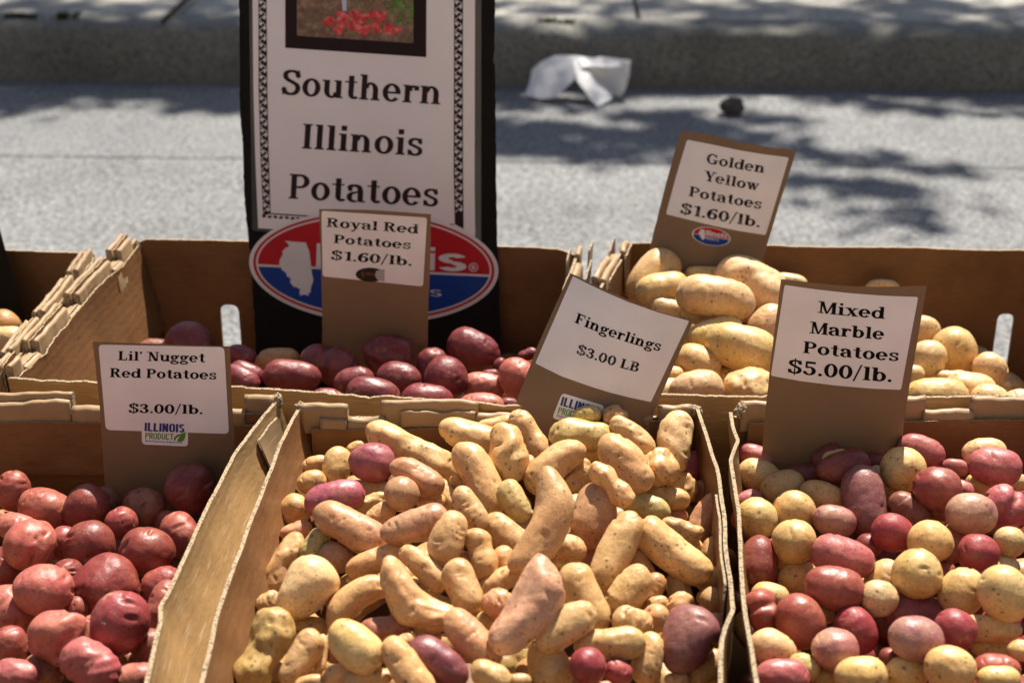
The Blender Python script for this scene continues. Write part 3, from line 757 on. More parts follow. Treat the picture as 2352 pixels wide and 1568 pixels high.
def roll(W, box, u0, u1, w0, wid, zt, zb=-.03, name='tab', seed=0., crush=.0022, mat=None, round_=1., ends=True, droop=0.):
    """a folded-over tab standing on the rim: rounded top, slightly crushed, cut ends"""
    n = max(4, int((u1 - u0) / .005)); V = []; F = []; K = 9
    prof = [(0, zb)]
    r = wid / 2
    for k in range(K):
        a = math.pi * (1 - k / (K - 1)); prof.append((r + r * math.cos(a), zt - r * round_ + r * round_ * math.sin(a)))
    prof.append((wid, zb)); m = len(prof)
    for i in range(n + 1):
        u = u0 + (u1 - u0) * i / n
        e = crush * noise.noise(Vector((u * 60, seed, 2))) + crush * 1.4 * noise.noise(Vector((u * 22, seed, 5)))
        sh = crush * noise.noise(Vector((u * 30, seed, 8)))
        dr = -droop * max(0, 1 - min(i, n - i) / 3.) ** 2
        for k, (wv, z) in enumerate(prof):
            up = 0 < k < m - 1
            jit = .0007 * noise.noise(Vector((u * 210, k * 3.1, seed)))
            V.append(W.at(u + (.0012 * noise.noise(Vector((k * 2.2, seed, i))) if i in (0, n) else 0), z + (e + jit + dr if up else 0), w0 + wv + sh + jit))
    for i in range(n):
        for k in range(m - 1):
            a = i * m + k; F.append((a, a + 1, a + m + 1, a + m))
    mi = [0] * len(F)
    F.append(tuple(range(m))[::-1]); F.append(tuple(n * m + k for k in range(m))); mi += [1, 1]
    o = link_mesh(name, V, F, [mat or M_roll, M_edge], box, mi, smooth=False)
    sm = [True] * len(o.data.polygons); sm[-1] = sm[-2] = False; o.data.polygons.foreach_set('use_smooth', sm)
    return o
def torn(W, box, u0, u1, w0, zt, zb, name='torn_flap', th=.0024, seed=0., amp=.003, lean=0.):
    """a thin torn liner standing up behind or in front of a tab"""
    top = top_edge(u0, u1, seed, amp, zt, .003); out = [(u0, zb), (u1, zb)] + top[::-1]
    return sheet(name, out, lambda u, v, w: W.at(u, v, w0 + w + lean * (v - zb)), th, [M_roll, M_wallshade, M_edge], box, step=.02)
def bottom(walls_ends, box, zt=ZT):
    c = sum(walls_ends, Vector()) / 4
    V = [Vector((p.x, p.y, zt - BH + .002)) for p in walls_ends] + [Vector((p.x, p.y, zt - BH + .007)) for p in walls_ends]
    link_mesh('bottom_panel', V, [(3, 2, 1, 0), (4, 5, 6, 7), (0, 1, 5, 4), (1, 2, 6, 5), (2, 3, 7, 6), (3, 0, 4, 7)], [M_wallshade], box)
def slot(W, px0, px1, pyt, pyb):
    a, vt = W.find(px0, (pyt + pyb) / 2); b, _ = W.find(px1, (pyt + pyb) / 2); _, vt = W.find((px0 + px1) / 2, pyt); _, vb = W.find((px0 + px1) / 2, pyb)
    return rounded([(a, vb), (b, vb), (b, vt), (a, vt)], abs(b - a) * .48, 7)
def corner_wad(W, box, u, w, zt, seed):
    """crumpled paper corner where two rims meet"""
    c = W.at(min(max(u, 0), W.L), zt, w); V = []
    for q in ICO3[:]:
        p = Vector(q); k = 1 + .35 * noise.noise(p * 1.6 + Vector((seed, 0, 0))) + .22 * noise.noise(p * 4 + Vector((0, seed, 0)))
        V.append(c + Vector((p.x * .0065 * k, p.y * .0065 * k, p.z * .008 * k - .006)))
    link_mesh('crumpled_corner', V, ICOF3, [M_edge], box, smooth=True)

BOX = {}
def box_root(key, p, label, group='open cardboard boxes of loose potatoes'):
    e = empty('cardboard_box', Vector((p.x, p.y, ZT - BH)), label, 'box', group); BOX[key] = e; return e

# --- box of fingerlings
bl, br = (686, 931), (1603, 931)
WFl = Wall([bl, (641, 1019), (586, 1163), (537, 1289), (495, 1412), (460, 1557), (424, 1690)], 1, seed=1, flare=.045)
WFr = Wall([br, (1622, 992), (1651, 1071), (1667, 1180), (1675, 1300), (1686, 1400), (1668, 1440), (1662, 1468), (1665, 1568), (1680, 1690)], -1, seed=2, flare=-.012)
WFb = Wall([bl, br], -1, seed=3, flare=.004)
WFf = Wall([(424, 1690), (1680, 1690)], 1, seed=4)
B = box_root('F', (WFb.a + WFb.b) / 2, 'open cardboard box heaped with fingerling potatoes, front row centre')
for W_, nm in ((WFl, 'side_panel'), (WFr, 'side_panel'), (WFf, 'end_panel')): panel(W_, B, nm)
panel(WFb, B, 'end_panel', vtop=-.012)
bottom([WFl.a, WFl.b, WFr.b, WFr.a], B)
def fu(x, y=932): return WFb.ufind(x, y)
roll(WFb, B, fu(690), fu(800), -.002, .011, .0045, seed=1.); roll(WFb, B, fu(736), fu(797), .009, .006, -.010, -.07, seed=2., name='inner_flap')
roll(WFb, B, fu(800), fu(884), .001, .012, -.009, -.026, seed=3., name='fold'); roll(WFb, B, fu(877), fu(1098), -.003, .009, .0075, seed=4.)
roll(WFb, B, fu(922), fu(1092), .006, .006, -.002, -.02, seed=5., name='inner_flap'); torn(WFb, B, fu(716), fu(1497), .0135, -.021, -.10, 'inner_flap', seed=6., amp=.001)
roll(WFb, B, fu(1092), fu(1500), .001, .011, -.006, -.03, seed=8., name='fold')
roll(WFb, B, fu(1512), fu(1588), -.002, .011, .003, seed=9., crush=.003); torn(WFb, B, fu(1490), fu(1576), .012, -.012, -.08, 'inner_flap', seed=10., amp=.001)
corner_wad(WFb, B, fu(690), .003, .003, 1.); corner_wad(WFb, B, fu(1598), .003, .0, 2.)
torn(WFr, B, WFr.L * .335, WFr.L * .62, .005, -.003, -.12, 'inner_flap', seed=12., amp=.001)

# --- box of small red potatoes
nl, nr = (-300, 906), (640, 916)
WNr = Wall([nr, (594, 978), (540, 1047), (495, 1138), (441, 1250), (372, 1392), (374, 1425), (341, 1568), (306, 1690)], -1, seed=5, flare=-.035)
WNb = Wall([nl, nr], -1, seed=6, flare=.004)
WNl = Wall([nl, (-1000, 1690)], 1, seed=7); WNf = Wall([(-1000, 1690), (306, 1690)], 1, seed=8)
B = box_root('N', (WNb.a + WNb.b) / 2, 'open cardboard box of round red potatoes, front row at the left edge')
for W_, nm in ((WNl, 'side_panel'), (WNf, 'end_panel'), (WNr, 'side_panel')): panel(W_, B, nm)
panel(WNb, B, 'end_panel', vtop=-.014)
bottom([WNl.a, WNl.b, WNr.b, WNr.a], B)
def nu(x, y=915): return WNb.ufind(x, y)
roll(WNb, B, nu(-140), nu(165), -.004, .008, .0045, seed=1.2); roll(WNb, B, nu(-140), nu(162), .004, .009, -.002, -.03, seed=2.2, name='fold'); torn(WNb, B, nu(-290), nu(630), .0145, -.024, -.088, 'inner_flap', seed=2., amp=.0008)
roll(WNb, B, nu(165), nu(566), .000, .0135, -.009, -.04, seed=3.2, name='fold'); roll(WNb, B, nu(563), nu(632), -.004, .012, .007, seed=4.2, crush=.003); torn(WNb, B, nu(560), nu(630), .010, -.012, -.05, 'inner_flap', seed=3., amp=.001)
corner_wad(WNb, B, nu(636), .001, .004, 3.)
# the pale folded tongue on the outside of its right wall
torn(WNr, B, WNr.L * .035, WNr.L * .13, -.0035, -.012, -.075, 'outer_flap', seed=4., amp=.0015)

# --- box of marble potatoes
ml, mr = (1685, 928), (2640, 915)
WMl = Wall([(1674, 946), (1681, 978), (1697, 1010), (1677, 1055), (1682, 1131), (1691, 1230), (1700, 1312), (1718, 1469), (1732, 1568), (1750, 1690)], 1, seed=9, flare=.03)
WMb = Wall([ml, mr], -1, seed=10, flare=.004)
WMr = Wall([mr, (2990, 1690)], -1, seed=11); WMf = Wall([(1750, 1690), (2990, 1690)], 1, seed=12)
B = box_root('M', (WMb.a + WMb.b) / 2, 'open cardboard box of mixed red and yellow marble potatoes, front row at the right edge')
for W_, nm in ((WMl, 'side_panel'), (WMr, 'side_panel'), (WMf, 'end_panel')): panel(W_, B, nm)
panel(WMb, B, 'end_panel', vtop=-.014)
bottom([WMl.a, WMl.b, WMf.b, WMr.a], B)
def mu(x, y=925): return WMb.ufind(x, y)
roll(WMb, B, mu(1700), mu(1790), -.003, .010, .004, seed=1.3, crush=.003); pass
roll(WMb, B, mu(1790), mu(2126), -.003, .010, .005, seed=2.3); torn(WMb, B, mu(1716), mu(2600), .0125, -.017, -.10, 'inner_flap', seed=2.1, amp=.001)
roll(WMb, B, mu(2122), mu(2238), .000, .012, -.008, -.024, seed=3.3, name='fold'); roll(WMb, B, mu(2233), mu(2450), -.004, .010, .0055, seed=4.3)
corner_wad(WMb, B, mu(1700), .006, .001, 5.)

# --- box of royal red potatoes (behind)
rb0, rb1 = (312, 547), (1333, 569)
WRl = Wall([(308, 549), (261, 602), (176, 698), (76, 806), (16, 866)], 1, seed=13, flare=.028)
WRb = Wall([rb0, rb1], -1, seed=14, flare=.006)
WRr = Wall([rb1, (1300, 660), (1272, 936)], -1, seed=15); WRf = Wall([(18, 869), (640, 896), (1272, 938)], 1, seed=16)
B = box_root('R', (WRb.a + WRb.b) / 2, 'open cardboard box of large dark red potatoes behind, with the tall board standing in it')
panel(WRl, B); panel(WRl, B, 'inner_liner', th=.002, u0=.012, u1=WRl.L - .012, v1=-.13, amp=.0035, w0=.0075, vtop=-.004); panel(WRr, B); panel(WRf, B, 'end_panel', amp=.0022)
panel(WRb, B, 'end_panel', holes=[slot(WRb, 513, 555, 695, 812)], topf=lambda u: -.006 * math.exp(-(u / .012) ** 2) - .01 * math.exp(-((WRb.L - u) / .02) ** 2))
bottom([WRl.a, WRl.b, WRf.b, WRr.a], B)
def ru(x, y): return WRl.ufind(x, y)
q = [ru(300, 560), ru(262, 600), ru(247, 616), ru(168, 707), ru(152, 722), ru(68, 815), ru(46, 836), ru(14, 868)]
for k, (a, b) in enumerate(((q[0], q[1] - .006), (q[2] - .004, q[3] - .012), (q[4], q[5] - .010), (q[6], q[7]))):
    roll(WRl, B, a, b, -.0145, .0065, .015, -.04, seed=20. + k, crush=.0016); roll(WRl, B, a + .004, b - .005, -.0035, .007, .012, -.04, seed=24. + k, crush=.0016)
    torn(WRl, B, a - .002, b - .002, -.0062, .013, -.04, 'torn_layer', seed=28. + k, amp=.003, th=.0018)
for k, (a, b) in enumerate(((q[1] - .008, q[2]), (q[3] - .014, q[4] + .002), (q[5] - .012, q[6] + .002))):
    roll(WRl, B, a, b, -.013, .022, -.001, -.04, seed=30. + k, name='fold', crush=.001, round_=.45)
roll(WRr, B, .004, .035, -.004, .008, .004, -.04, seed=40., crush=.003); torn(WRr, B, .02, .06, .010, .008, -.04, seed=41., amp=.005)
roll(WRr, B, .045, .11, -.010, .016, -.004, -.04, seed=42., name='fold'); torn(WRr, B, .0, .045, -.018, .010, -.06, 'torn_flap', seed=43., amp=.005); torn(WRr, B, .05, .12, -.022, .004, -.06, 'torn_flap', seed=44., amp=.004)
corner_wad(WRl, B, .0, .002, -.004, 7.)

# --- box of golden yellow potatoes (behind, right)
gb0, gb1 = (1432, 557), (2600, 577)
WGl = Wall([(1432, 558), (1402, 612), (1362, 690), (1300, 905)], 1, seed=17, flare=.004)
WGb = Wall([gb0, gb1], -1, seed=18, flare=.006)
WGr = Wall([gb1, (2780, 917)], -1, seed=19); WGf = Wall([(1300, 905), (2352, 912), (2780, 917)], 1, seed=20)
B = box_root('G', (WGb.a + WGb.b) / 2, 'open cardboard box of large golden yellow potatoes, back row at the right')
panel(WGl, B); panel(WGr, B); panel(WGf, B, 'end_panel', amp=.0018)
panel(WGb, B, 'end_panel', holes=[slot(WGb, 2280, 2317, 716, 845)], amp=.001)
bottom([WGl.a, WGl.b, WGf.b, WGr.a], B)
roll(WGl, B, .0, .04, .000, .009, .004, -.04, seed=50., crush=.003); torn(WGl, B, .0, .045, -.014, .006, -.05, seed=51., amp=.005)
roll(WGl, B, .035, .075, -.014, .022, -.004, -.06, seed=52., name='fold', round_=.5); roll(WGl, B, .070, .15, -.014, .009, .008, -.06, seed=53., crush=.002)
roll(WGl, B, .074, .15, -.004, .009, .006, -.06, seed=54., crush=.002); torn(WGl, B, .0, .05, .010, .000, -.06, seed=55., amp=.004); torn(WGl, B, .06, .14, .0065, .0, -.06, 'inner_flap', seed=56., amp=.002)
corner_wad(WGl, B, .002, .004, .0, 8.)

# --- box at the left edge behind
WYb = Wall([(-700, 548), (203, 579)], -1, seed=21, flare=.006)
WYr = Wall([(205, 580), (170, 633), (108, 716), (30, 805), (-62, 905)], -1, seed=22, flare=.006)
WYl = Wall([(-700, 548), (-1150, 880)], 1, seed=23); WYf = Wall([(-1150, 880), (-62, 905)], 1, seed=24)
B = box_root('Y', (WYb.a + WYb.b) / 2, 'cardboard box of yellow potatoes cut off by the left edge of the photo')
panel(WYl, B); panel(WYr, B); panel(WYf, B, 'end_panel'); panel(WYb, B, 'end_panel', amp=.001)
bottom([WYl.a, WYl.b, WYr.b, WYr.a], B)
def yu(x, y): return WYr.ufind(x, y)
q = [yu(196, 594), yu(160, 642), yu(146, 656), yu(82, 738), yu(70, 752), yu(10, 830), yu(-10, 850), yu(-55, 900)]
for k, (a, b) in enumerate(((q[0], q[1]), (q[2], q[3]), (q[4], q[5]), (q[6], q[7]))):
    roll(WYr, B, a, b, -.010, .0065, .015, -.04, seed=60. + k, crush=.0016); torn(WYr, B, a, b - .003, -.003, .014, -.04, 'torn_layer', seed=74. + k, amp=.003, th=.0018); roll(WYr, B, a + .004, b - .002, .001, .006, .012, -.04, seed=64. + k, crush=.0016)
    torn(WYr, B, a, b, -.013, .002, -.08, seed=68. + k, amp=.003)
for k, (a, b) in enumerate(((q[1] - .003, q[2] + .003), (q[3] - .003, q[4] + .003), (q[5] - .003, q[6] + .003))):
    roll(WYr, B, a, b, -.012, .020, -.001, -.05, seed=70. + k, name='fold', crush=.001, round_=.45)
corner_wad(WYr, B, .004, .0, .004, 9.)

# ------------------------------------------------------------------ low bench that carries the boxes
def bench():
    y0, y1 = .74, max(WRb.a.y, WRb.b.y, WGb.a.y, WGb.b.y) + .02; x0, x1 = -1.75, 1.75; zt = ZT - BH
    m = plain('grey_weathered_wood', (.22, .18, .14), .8, .2, .5, 12)
    E = empty('low_bench', Vector((0, (y0 + y1) / 2, 0)), 'low weathered wooden bench under the potato boxes', 'bench')
    def bx(name, a, b):
        V = [Vector((x, y, z)) for z in (a[2], b[2]) for x, y in ((a[0], a[1]), (b[0], a[1]), (b[0], b[1]), (a[0], b[1]))]
        link_mesh(name, V, [(3, 2, 1, 0), (4, 5, 6, 7), (0, 1, 5, 4), (1, 2, 6, 5), (2, 3, 7, 6), (3, 0, 4, 7)], [m], E)
    n = 9; wd = (y1 - y0) / n
    for k in range(n): bx('plank', (x0, y0 + k * wd + .004, zt - .024), (x1, y0 + (k + 1) * wd - .004, zt - .0015))
    for x in (x0 + .1, -.03, x1 - .16):
        bx('bearer', (x, y0 + .01, zt - .085), (x + .06, y1 - .01, zt - .0245))
        for y in (y0 + .03, y1 - .09): bx('leg', (x + .003, y, 0), (x + .057, y + .05, zt - .0855))
bench()
# ------------------------------------------------------------------ price cards
CARDS = []
def card(outline, sticker, lines, base, depth_pt, lean, yaw, bend, left, right, label, inks, logo=None, group='price cards stuck in the potatoes'):
    f = make_surface(base, depth_pt, lean, yaw, bend, left, right)
    E = empty('price_card', f(base[0], base[1], 0), label, 'sign', group)
    sheet('cardboard', resample(outline, 10, .25), f, .0016, [M_card, M_card, M_cardedge], E, step=22)
    label_stack(E, f, sticker, lines, inks)
    if logo: logo(E, f)
    CARDS.append((outline, f))
    return E, f
K5 = [M_ink] * 5
# small red potatoes
f0 = on_z(385, 1130, ZT - .085)
card([(213, 784), (290, 787), (370, 790), (450, 793), (528, 795), (533, 919), (538, 1002), (545, 1195), (246, 1195), (240, 1100), (228, 919)],
     rounded([(226, 791), (515, 797), (526, 996), (243, 987)], 11),
     [("Lil' Nugget", (271, 827), (469, 832), 21), ("Red Potatoes", (252, 866), (495, 871), 21), ("$3.00/lb.", (295, 947.5), (464, 950.5), 21)],
     (385, 1130), f0, R(4), 0, .006, ((213, 784), (244, 1195)), ((528, 795), (545, 1195)),
     "kraft price card with white label reading Lil' Nugget Red Potatoes $3.00/lb.", K5,
     lambda E, f: square_logo(E, f, [(325, 963), (432, 967), (432, 1025), (326, 1020)], 0))
# royal red
f1 = on_z(862, 810, ZT - .075)
E1, fR = card([(733, 480), (800, 481), (860, 483), (930, 487.5), (990, 492), (988, 600), (984, 700), (981, 860), (741, 860), (739.5, 700), (737, 600)],
     rounded([(738, 484), (981, 500), (971.5, 658), (741, 634.5)], 7),
     [("Royal Red", (749.5, 521), (958.5, 536.5), 21), ("Potatoes", (765.5, 558.5), (941, 572), 20), ("$1.60/lb.", (759.5, 596), (944, 610.5), 21)],
     (862, 810), f1, R(2), 0, -.004, ((733, 480), (741, 860)), ((990, 492), (981, 860)),
     'kraft price card with worn white label reading Royal Red Potatoes $1.60/lb.', [M_inkworn] * 5)
def patch(E, f):
    M_dk = plain('rubbed_black_print', (.02, .012, .01), .5, .3, .5, 90)
    p = decal('rubbed_oval_sticker', [q for q in ellipse(851, 631, 34, 16.2, 2, 40) if q[0] < 883], f, M_dk, E, -.0008)
    decal('torn_patch', [(864, 622), (883, 618), (882.5, 647), (867, 643), (861, 632)], f, plain('grey_torn_paper', (.42, .38, .36), .8, .1), p, -.0012)
    decal('state_outline', illinois((829, 623, 8, 15)), f, plain('brown_print', (.13, .05, .015), .5, .3), p, -.0012)
    lettering('lettering', 'llin', (840, 632), (862, 633), 8, f, bpy.data.materials['brown_print'], p, sans, w_=-.0012, w=.2)
patch(E1, fR)
# fingerlings
f2 = on_z(1330, 1005, ZT - .028)
def flogo(E, f): square_logo(E, f, [(1291, 902), (1389, 931.5), (1371, 988), (1268, 960)], 0)
card([(1310, 627), (1332, 637.5), (1354, 648.6), (1398, 668.5), (1442, 687), (1480, 703), (1515, 716), (1550, 726), (1579, 733), (1592, 738), (1540, 857), (1489, 976), (1455, 1056), (1410, 1052), (1300, 1030), (1140, 1040), (1167, 976), (1200, 885), (1234, 795), (1272, 710)],
     rounded([(1316, 634), (1354, 653.5), (1400, 675), (1442, 693), (1515, 718.5), (1583, 737), (1539, 830), (1495, 923), (1440, 911), (1400, 901), (1354, 886.5), (1290, 864), (1229.5, 834)], 3),
     [("Fingerlings", (1319, 740), (1513, 806), 23.5, 4.5), ("$3.00 LB", (1323, 811), (1465, 854.5), 22, 2.5)],
     (1330, 1005), f2, R(22), 0, .020, ((1310, 627), (1140, 1040)), ((1592, 738), (1455, 1056)),
     'bent kraft price card tilted to the right, label reading Fingerlings $3.00 LB', [M_ink, M_inkworn], flogo)
# golden yellow
f3 = on_z(1640, 640, ZT - .02)
card([(1566, 300), (1610, 306), (1655, 315), (1696, 326), (1740, 334), (1785, 340.5), (1828.5, 345), (1822, 370), (1796, 450), (1761, 565), (1735, 680), (1470, 680), (1493.5, 565), (1525, 440), (1556, 325)],
     rounded([(1578, 321), (1640, 333), (1696, 345), (1750, 354), (1812, 362), (1786, 450), (1758.5, 540), (1700, 531), (1640, 519), (1529.5, 492), (1552, 408)], 5),
     [("Golden", (1621, 374.5), (1754, 397.5), 23, 1), ("Yellow", (1615, 414), (1739, 437.5), 23, 1), ("Potatoes", (1581, 450), (1746, 480), 23, 1), ("$1.60/lb.", (1561, 489.5), (1743, 522), 24, 1)],
     (1640, 640), f3, R(14), 0, .014, ((1566, 300), (1470, 680)), ((1828, 345), (1735, 680)),
     'kraft price card leaning right with label reading Golden Yellow Potatoes $1.60/lb.', [M_inkworn] * 5,
     lambda E, f: oval_logo(E, f, 1633.5, 543, 45, 21, 10))
# mixed marble
f4 = on_z(1910, 1060, ZT - .045)
card([(1794, 641), (1830, 645), (1870, 650), (1920, 655), (1960, 657.5), (2020, 658.5), (2075, 658), (2128.5, 655.5), (2107, 785), (2090, 880), (2076, 976), (2064, 1110), (1746, 1110), (1754.7, 976), (1769, 838.5), (1782, 735)],
     rounded([(1802, 654), (1870, 664), (1950, 673), (2030, 679), (2109, 682), (2089, 788), (2069.5, 895), (2000, 892), (1920, 885), (1840, 875), (1770.5, 862.5), (1786, 760)], 5),
     [("Mixed", (1878, 718), (2029, 732), 27, 1), ("Marble", (1859, 765), (2028, 779.5), 27, 1), ("Potatoes", (1843.5, 810), (2061, 829), 27, 1.5), ("$5.00/lb.", (1808, 855.5), (2046, 877), 31, 1.5)],
     (1910, 1060), f4, R(4), 0, .012, ((1794, 641), (1746, 1110)), ((2128, 656), (2064, 1110)),
     'large kraft price card with label reading Mixed Marble Potatoes $5.00/lb.', K5)

# ------------------------------------------------------------------ tall black board with the laminated poster
def board():
    d = (WRb.b - WRb.a).normalized(); nrm = Vector((d.y, -d.x, 0))
    if nrm.y > 0: nrm = -nrm
    p0 = WRb.at(WRb.ufind(860, 560), 0, 0) + nrm * .012
    yaw = math.atan2(nrm.x, -nrm.y)
    f = make_surface((860, 560), p0, R(14), yaw, 0., ((549, 0), (587, 797)), ((1137, 0), (1150, 797)))
    E = empty('poster_board', f(865, 830, 0), 'tall black board with laminated poster reading Southern Illinois Potatoes', 'sign')
    L = [(549, -440), (549, 0), (551, 150), (550.5, 244), (553, 285), (555.5, 309), (557, 312), (560, 425), (563, 475), (572, 560), (578, 622), (587, 797), (592, 900)]
    Rr = [(1156, 900), (1150, 797), (1147, 700), (1142, 555), (1140, 425), (1138.5, 250), (1137, 150), (1133, 142), (1135.5, 120), (1137, 60), (1137, 0), (1137, -440)]
    sheet('black_board', resample(L + Rr, 9, .5), f, .006, [M_black, M_black, plain('scuffed_board_edge', (.05, .045, .04), .9, .1)], E, step=40)
    lam = decal('laminate', rounded([(567, -420), (1106, -420), (1105, 556), (579, 530)], 8), f, M_lam, E, -.0006, 60)
    pap = decal('paper', [(580, -405), (1091, -405), (1091, 0), (1090, 425), (1091.5, 552), (593, 524), (586, 352), (582, 200), (580, 0)], f, M_paper, lam, -.0010, 60)
    # every print lies a little proud of the paper
    def strip(side):
        if side == 'l': A, B = [(593, -330), (593.5, 0), (594, 200), (598, 350), (604, 496)], [(612, -330), (612, 0), (614, 200), (617, 350), (621.6, 491)]
        else: A, B = [(1043, -330), (1043, 0), (1042.5, 200), (1042, 400), (1044.5, 515)], [(1063.5, -330), (1063.5, 0), (1063, 200), (1063.5, 400), (1065, 526)]
        def ip(P, y):
            for a, b in zip(P[:-1], P[1:]):
                if y <= b[1]: return a[0] + (b[0] - a[0]) * (y - a[1]) / (b[1] - a[1])
            return P[-1][0]
        decal('border_strip', A + B[::-1], f, M_brownink, lam, -.0013)
        V = []; F = []
        def add(pts):
            v, t = cdt([(p[0], p[1]) for p in pts]); i = len(V)
            V.extend(f(p.x, p.y, -.0016) for p in v); F.extend(tuple(i + k for k in q)[::-1] for q in t)
        y = -320.; per = 24.5
        k = 0
        while y < 488:
            a, b = ip(A, y), ip(B, y); w = b - a; m = (a + b) / 2
            vine = []
            for q in range(9):
                t = q / 8; vine.append((m + w * .36 * math.sin(t * math.pi * 2 - 1.2), y + per * t))
            add([(x - 1.2, yy) for x, yy in vine] + [(x + 1.2, yy) for x, yy in vine[::-1]])
            for (ox, oy, sg) in ((-.20, .30, -1), (.22, .72, 1)):
                cx, cy = m + w * ox, y + per * oy
                add([(cx, cy + 5.4), (cx - 4.6, cy - .5), (cx - 3.6, cy - 3.8), (cx, cy - 2.6), (cx + 3.6, cy - 3.8), (cx + 4.6, cy - .5)])
            y += per
        link_mesh('vine_print', V, F, [M_white], lam)
    strip('l'); strip('r')
    decal('border_strip', [(621.6, 489.5), (700, 494.5), (1043, 515), (1043, 517), (700, 497.5), (621.6, 492.5)], f, M_brownink, lam, -.0013)
    V = []; F = []
    for k in range(34):
        x = 606 + k * 13.2; y0 = 497 + (x - 606) * .062; s_ = 1 if k % 2 else -1; i = len(V)
        V += [f(a, b, -.0013) for a, b in ((x - 6, y0 + 2 * s_), (x - 1, y0 - 3.5 * s_), (x + 6, y0 - 1 * s_), (x + 1, y0 + 4 * s_))]; F.append((i, i + 1, i + 2, i + 3) if s_ > 0 else (i + 3, i + 2, i + 1, i))
    link_mesh('vine_print', V, F, [M_brownink], lam)
    for tx, a, b, c in (('Southern', (645, 217.5), (1010, 240.6), 58), ('Illinois', (690, 341), (966, 358.5), 57), ('Potatoes', (661, 456), (1002, 474.5), 57)):
        lettering('lettering', tx, a, b, c, f, M_brownink, lam, w_=-.0013, T=.212, t=.095, e=.075, s=.06, square=True)
    # photograph of red potatoes on the poster, in its dark printed frame
    fr = decal('printed_frame', [(655, -270), (981, -285), (979, 132), (655, 110.5)], f, plain('dark_brown_print', (.022, .010, .011), .5, .12, .1, 20), lam, -.0013)
    M_soil, n, l, b = newmat('soil_print')
    tc = n.new('ShaderNodeTexCoord'); t = n.new('ShaderNodeTexNoise'); t.inputs['Scale'].default_value = 90; t.inputs['Detail'].default_value = 8; t.inputs['Roughness'].default_value = .7
    l.new(tc.outputs['Object'], t.inputs['Vector']); r = ramp(n, [(.3, (.05, .02, .01)), (.5, (.17, .085, .045)), (.7, (.36, .23, .14))]); l.new(t.outputs[0], r.inputs[0]); l.new(r.outputs[0], b.inputs['Base Color']); b.inputs['Roughness'].default_value = .35
    decal('printed_picture', [(682, -240), (950, -250), (949.5, 99.7), (682, 82.6)], f, M_soil, fr, -.0016)
    M_rp, n, l, b = newmat('red_potato_print')
    tc = n.new('ShaderNodeTexCoord'); t = n.new('ShaderNodeTexNoise'); t.inputs['Scale'].default_value = 120; t.inputs['Detail'].default_value = 3
    l.new(tc.outputs['Object'], t.inputs['Vector']); r = ramp(n, [(.35, (.34, .008, .014)), (.5, (.62, .03, .035)), (.68, (.80, .16, .15))]); l.new(t.outputs[0], r.inputs[0]); l.new(r.outputs[0], b.inputs['Base Color']); b.inputs['Roughness'].default_value = .35
    es = [(1170, 130, 45, 40, 0), (1240, 138, 42, 42, 0), (890, 117, 42, 18, 0), (1020, 118, 50, 28, 10), (1105, 148, 35, 28, 0), (1020, 165, 40, 28, 0), (1075, 182, 45, 18, -8), (917, 165, 58, 36, -22),
          (795, 187, 54, 38, -35), (1195, 205, 40, 25, 0), (1298, 215, 36, 22, 0), (915, 212, 22, 18, 0), (875, 255, 42, 38, 0), (1010, 232, 68, 32, 8), (1100, 258, 56, 34, -38), (1203, 258, 42, 26, 0), (1388, 255, 25, 25, 0), (1315, 258, 52, 36, 0)]
    V = []; F = []
    for k, (x, y, a, b_, ro) in enumerate(es):
        i = len(V); P = ellipse(539.8 + x * .27097, y * .27097, a * .29, b_ * .30, ro, 16); V += [f(p[0], p[1], -.0018 - .00003 * k) for p in P]; F.append(tuple(range(i + 15, i - 1, -1)))
    link_mesh('printed_potatoes', V, F, [M_rp], fr)
    V = []; F = []
    for k in range(900):
        if k < 760: x, y = random.uniform(900, 949), random.uniform(-240, 58); x = min(948, x + random.gauss(0, 4)); ok = random.random() < (1.2 - max(0, y) / 60)
        else: x, y = random.uniform(800, 905), random.uniform(-240, 14); ok = True
        if not ok: continue
        a = random.uniform(0, 6.28); s_ = random.uniform(2, 5); i = len(V)
        V += [f(x + s_ * math.cos(a + q), y + s_ * .7 * math.sin(a + q), -.0024 - .0000012 * k) for q in (0, 2.1, 4.2)][::-1]; F.append((i, i + 1, i + 2))
    V2 = [tuple(v) for v in V]
    link_mesh('printed_leaves', V2, F, [plain('leaf_print', (.12, .36, .05), .35, .2, .7, 160)], fr)
    decal('printed_stick', [(783, -20), (795, -20), (796, 25), (787, 26)], f, plain('pale_blue_print', (.5, .52, .66), .35, .4), fr, -.0020)
    # oval state sticker
    cx, cy = 858.5, 612; ro = 2.6
    ov = decal('oval_sticker', ellipse(cx, cy, 286.5, 130, ro, 80), f, M_white, E, -.0022, 60)
    decal('red_ring', ellipse(cx, cy, 277.5, 122, ro, 80), f, M_red, ov, -.0025, 9, holes=[ellipse(cx, cy, 271, 116.5, ro, 80)])
    c, s = math.cos(R(ro)), math.sin(R(ro))
    rx, ry = 266.5, 112.5
    yt = .06                                             # dividing line
    a0 = math.degrees(math.asin(yt))
    decal('red_half', ellipse(cx, cy, rx, ry, ro, 60, 180 - a0 + .0, 360 + a0), f, M_red, ov, -.0025)
    a1 = math.degrees(math.asin(yt + .045))
    decal('blue_half', ellipse(cx, cy, rx, ry, ro, 60, a1, 180 - a1), f, M_blue, ov, -.0025)
    st = illinois((.0, .0, 1., 1.)); X0, Y0 = 551.2 + 337 * .26857, 447.9 + 393 * .26857
    decal('state_outline', [(X0 + u * 80.5, Y0 + v * 125.5) for u, v in st], f, M_white, ov, -.0028)
    lettering('lettering', 'llinois', (726, 612), (1071, 623.5), 53, f, M_white, ov, sans, w_=-.0028, w=.19)
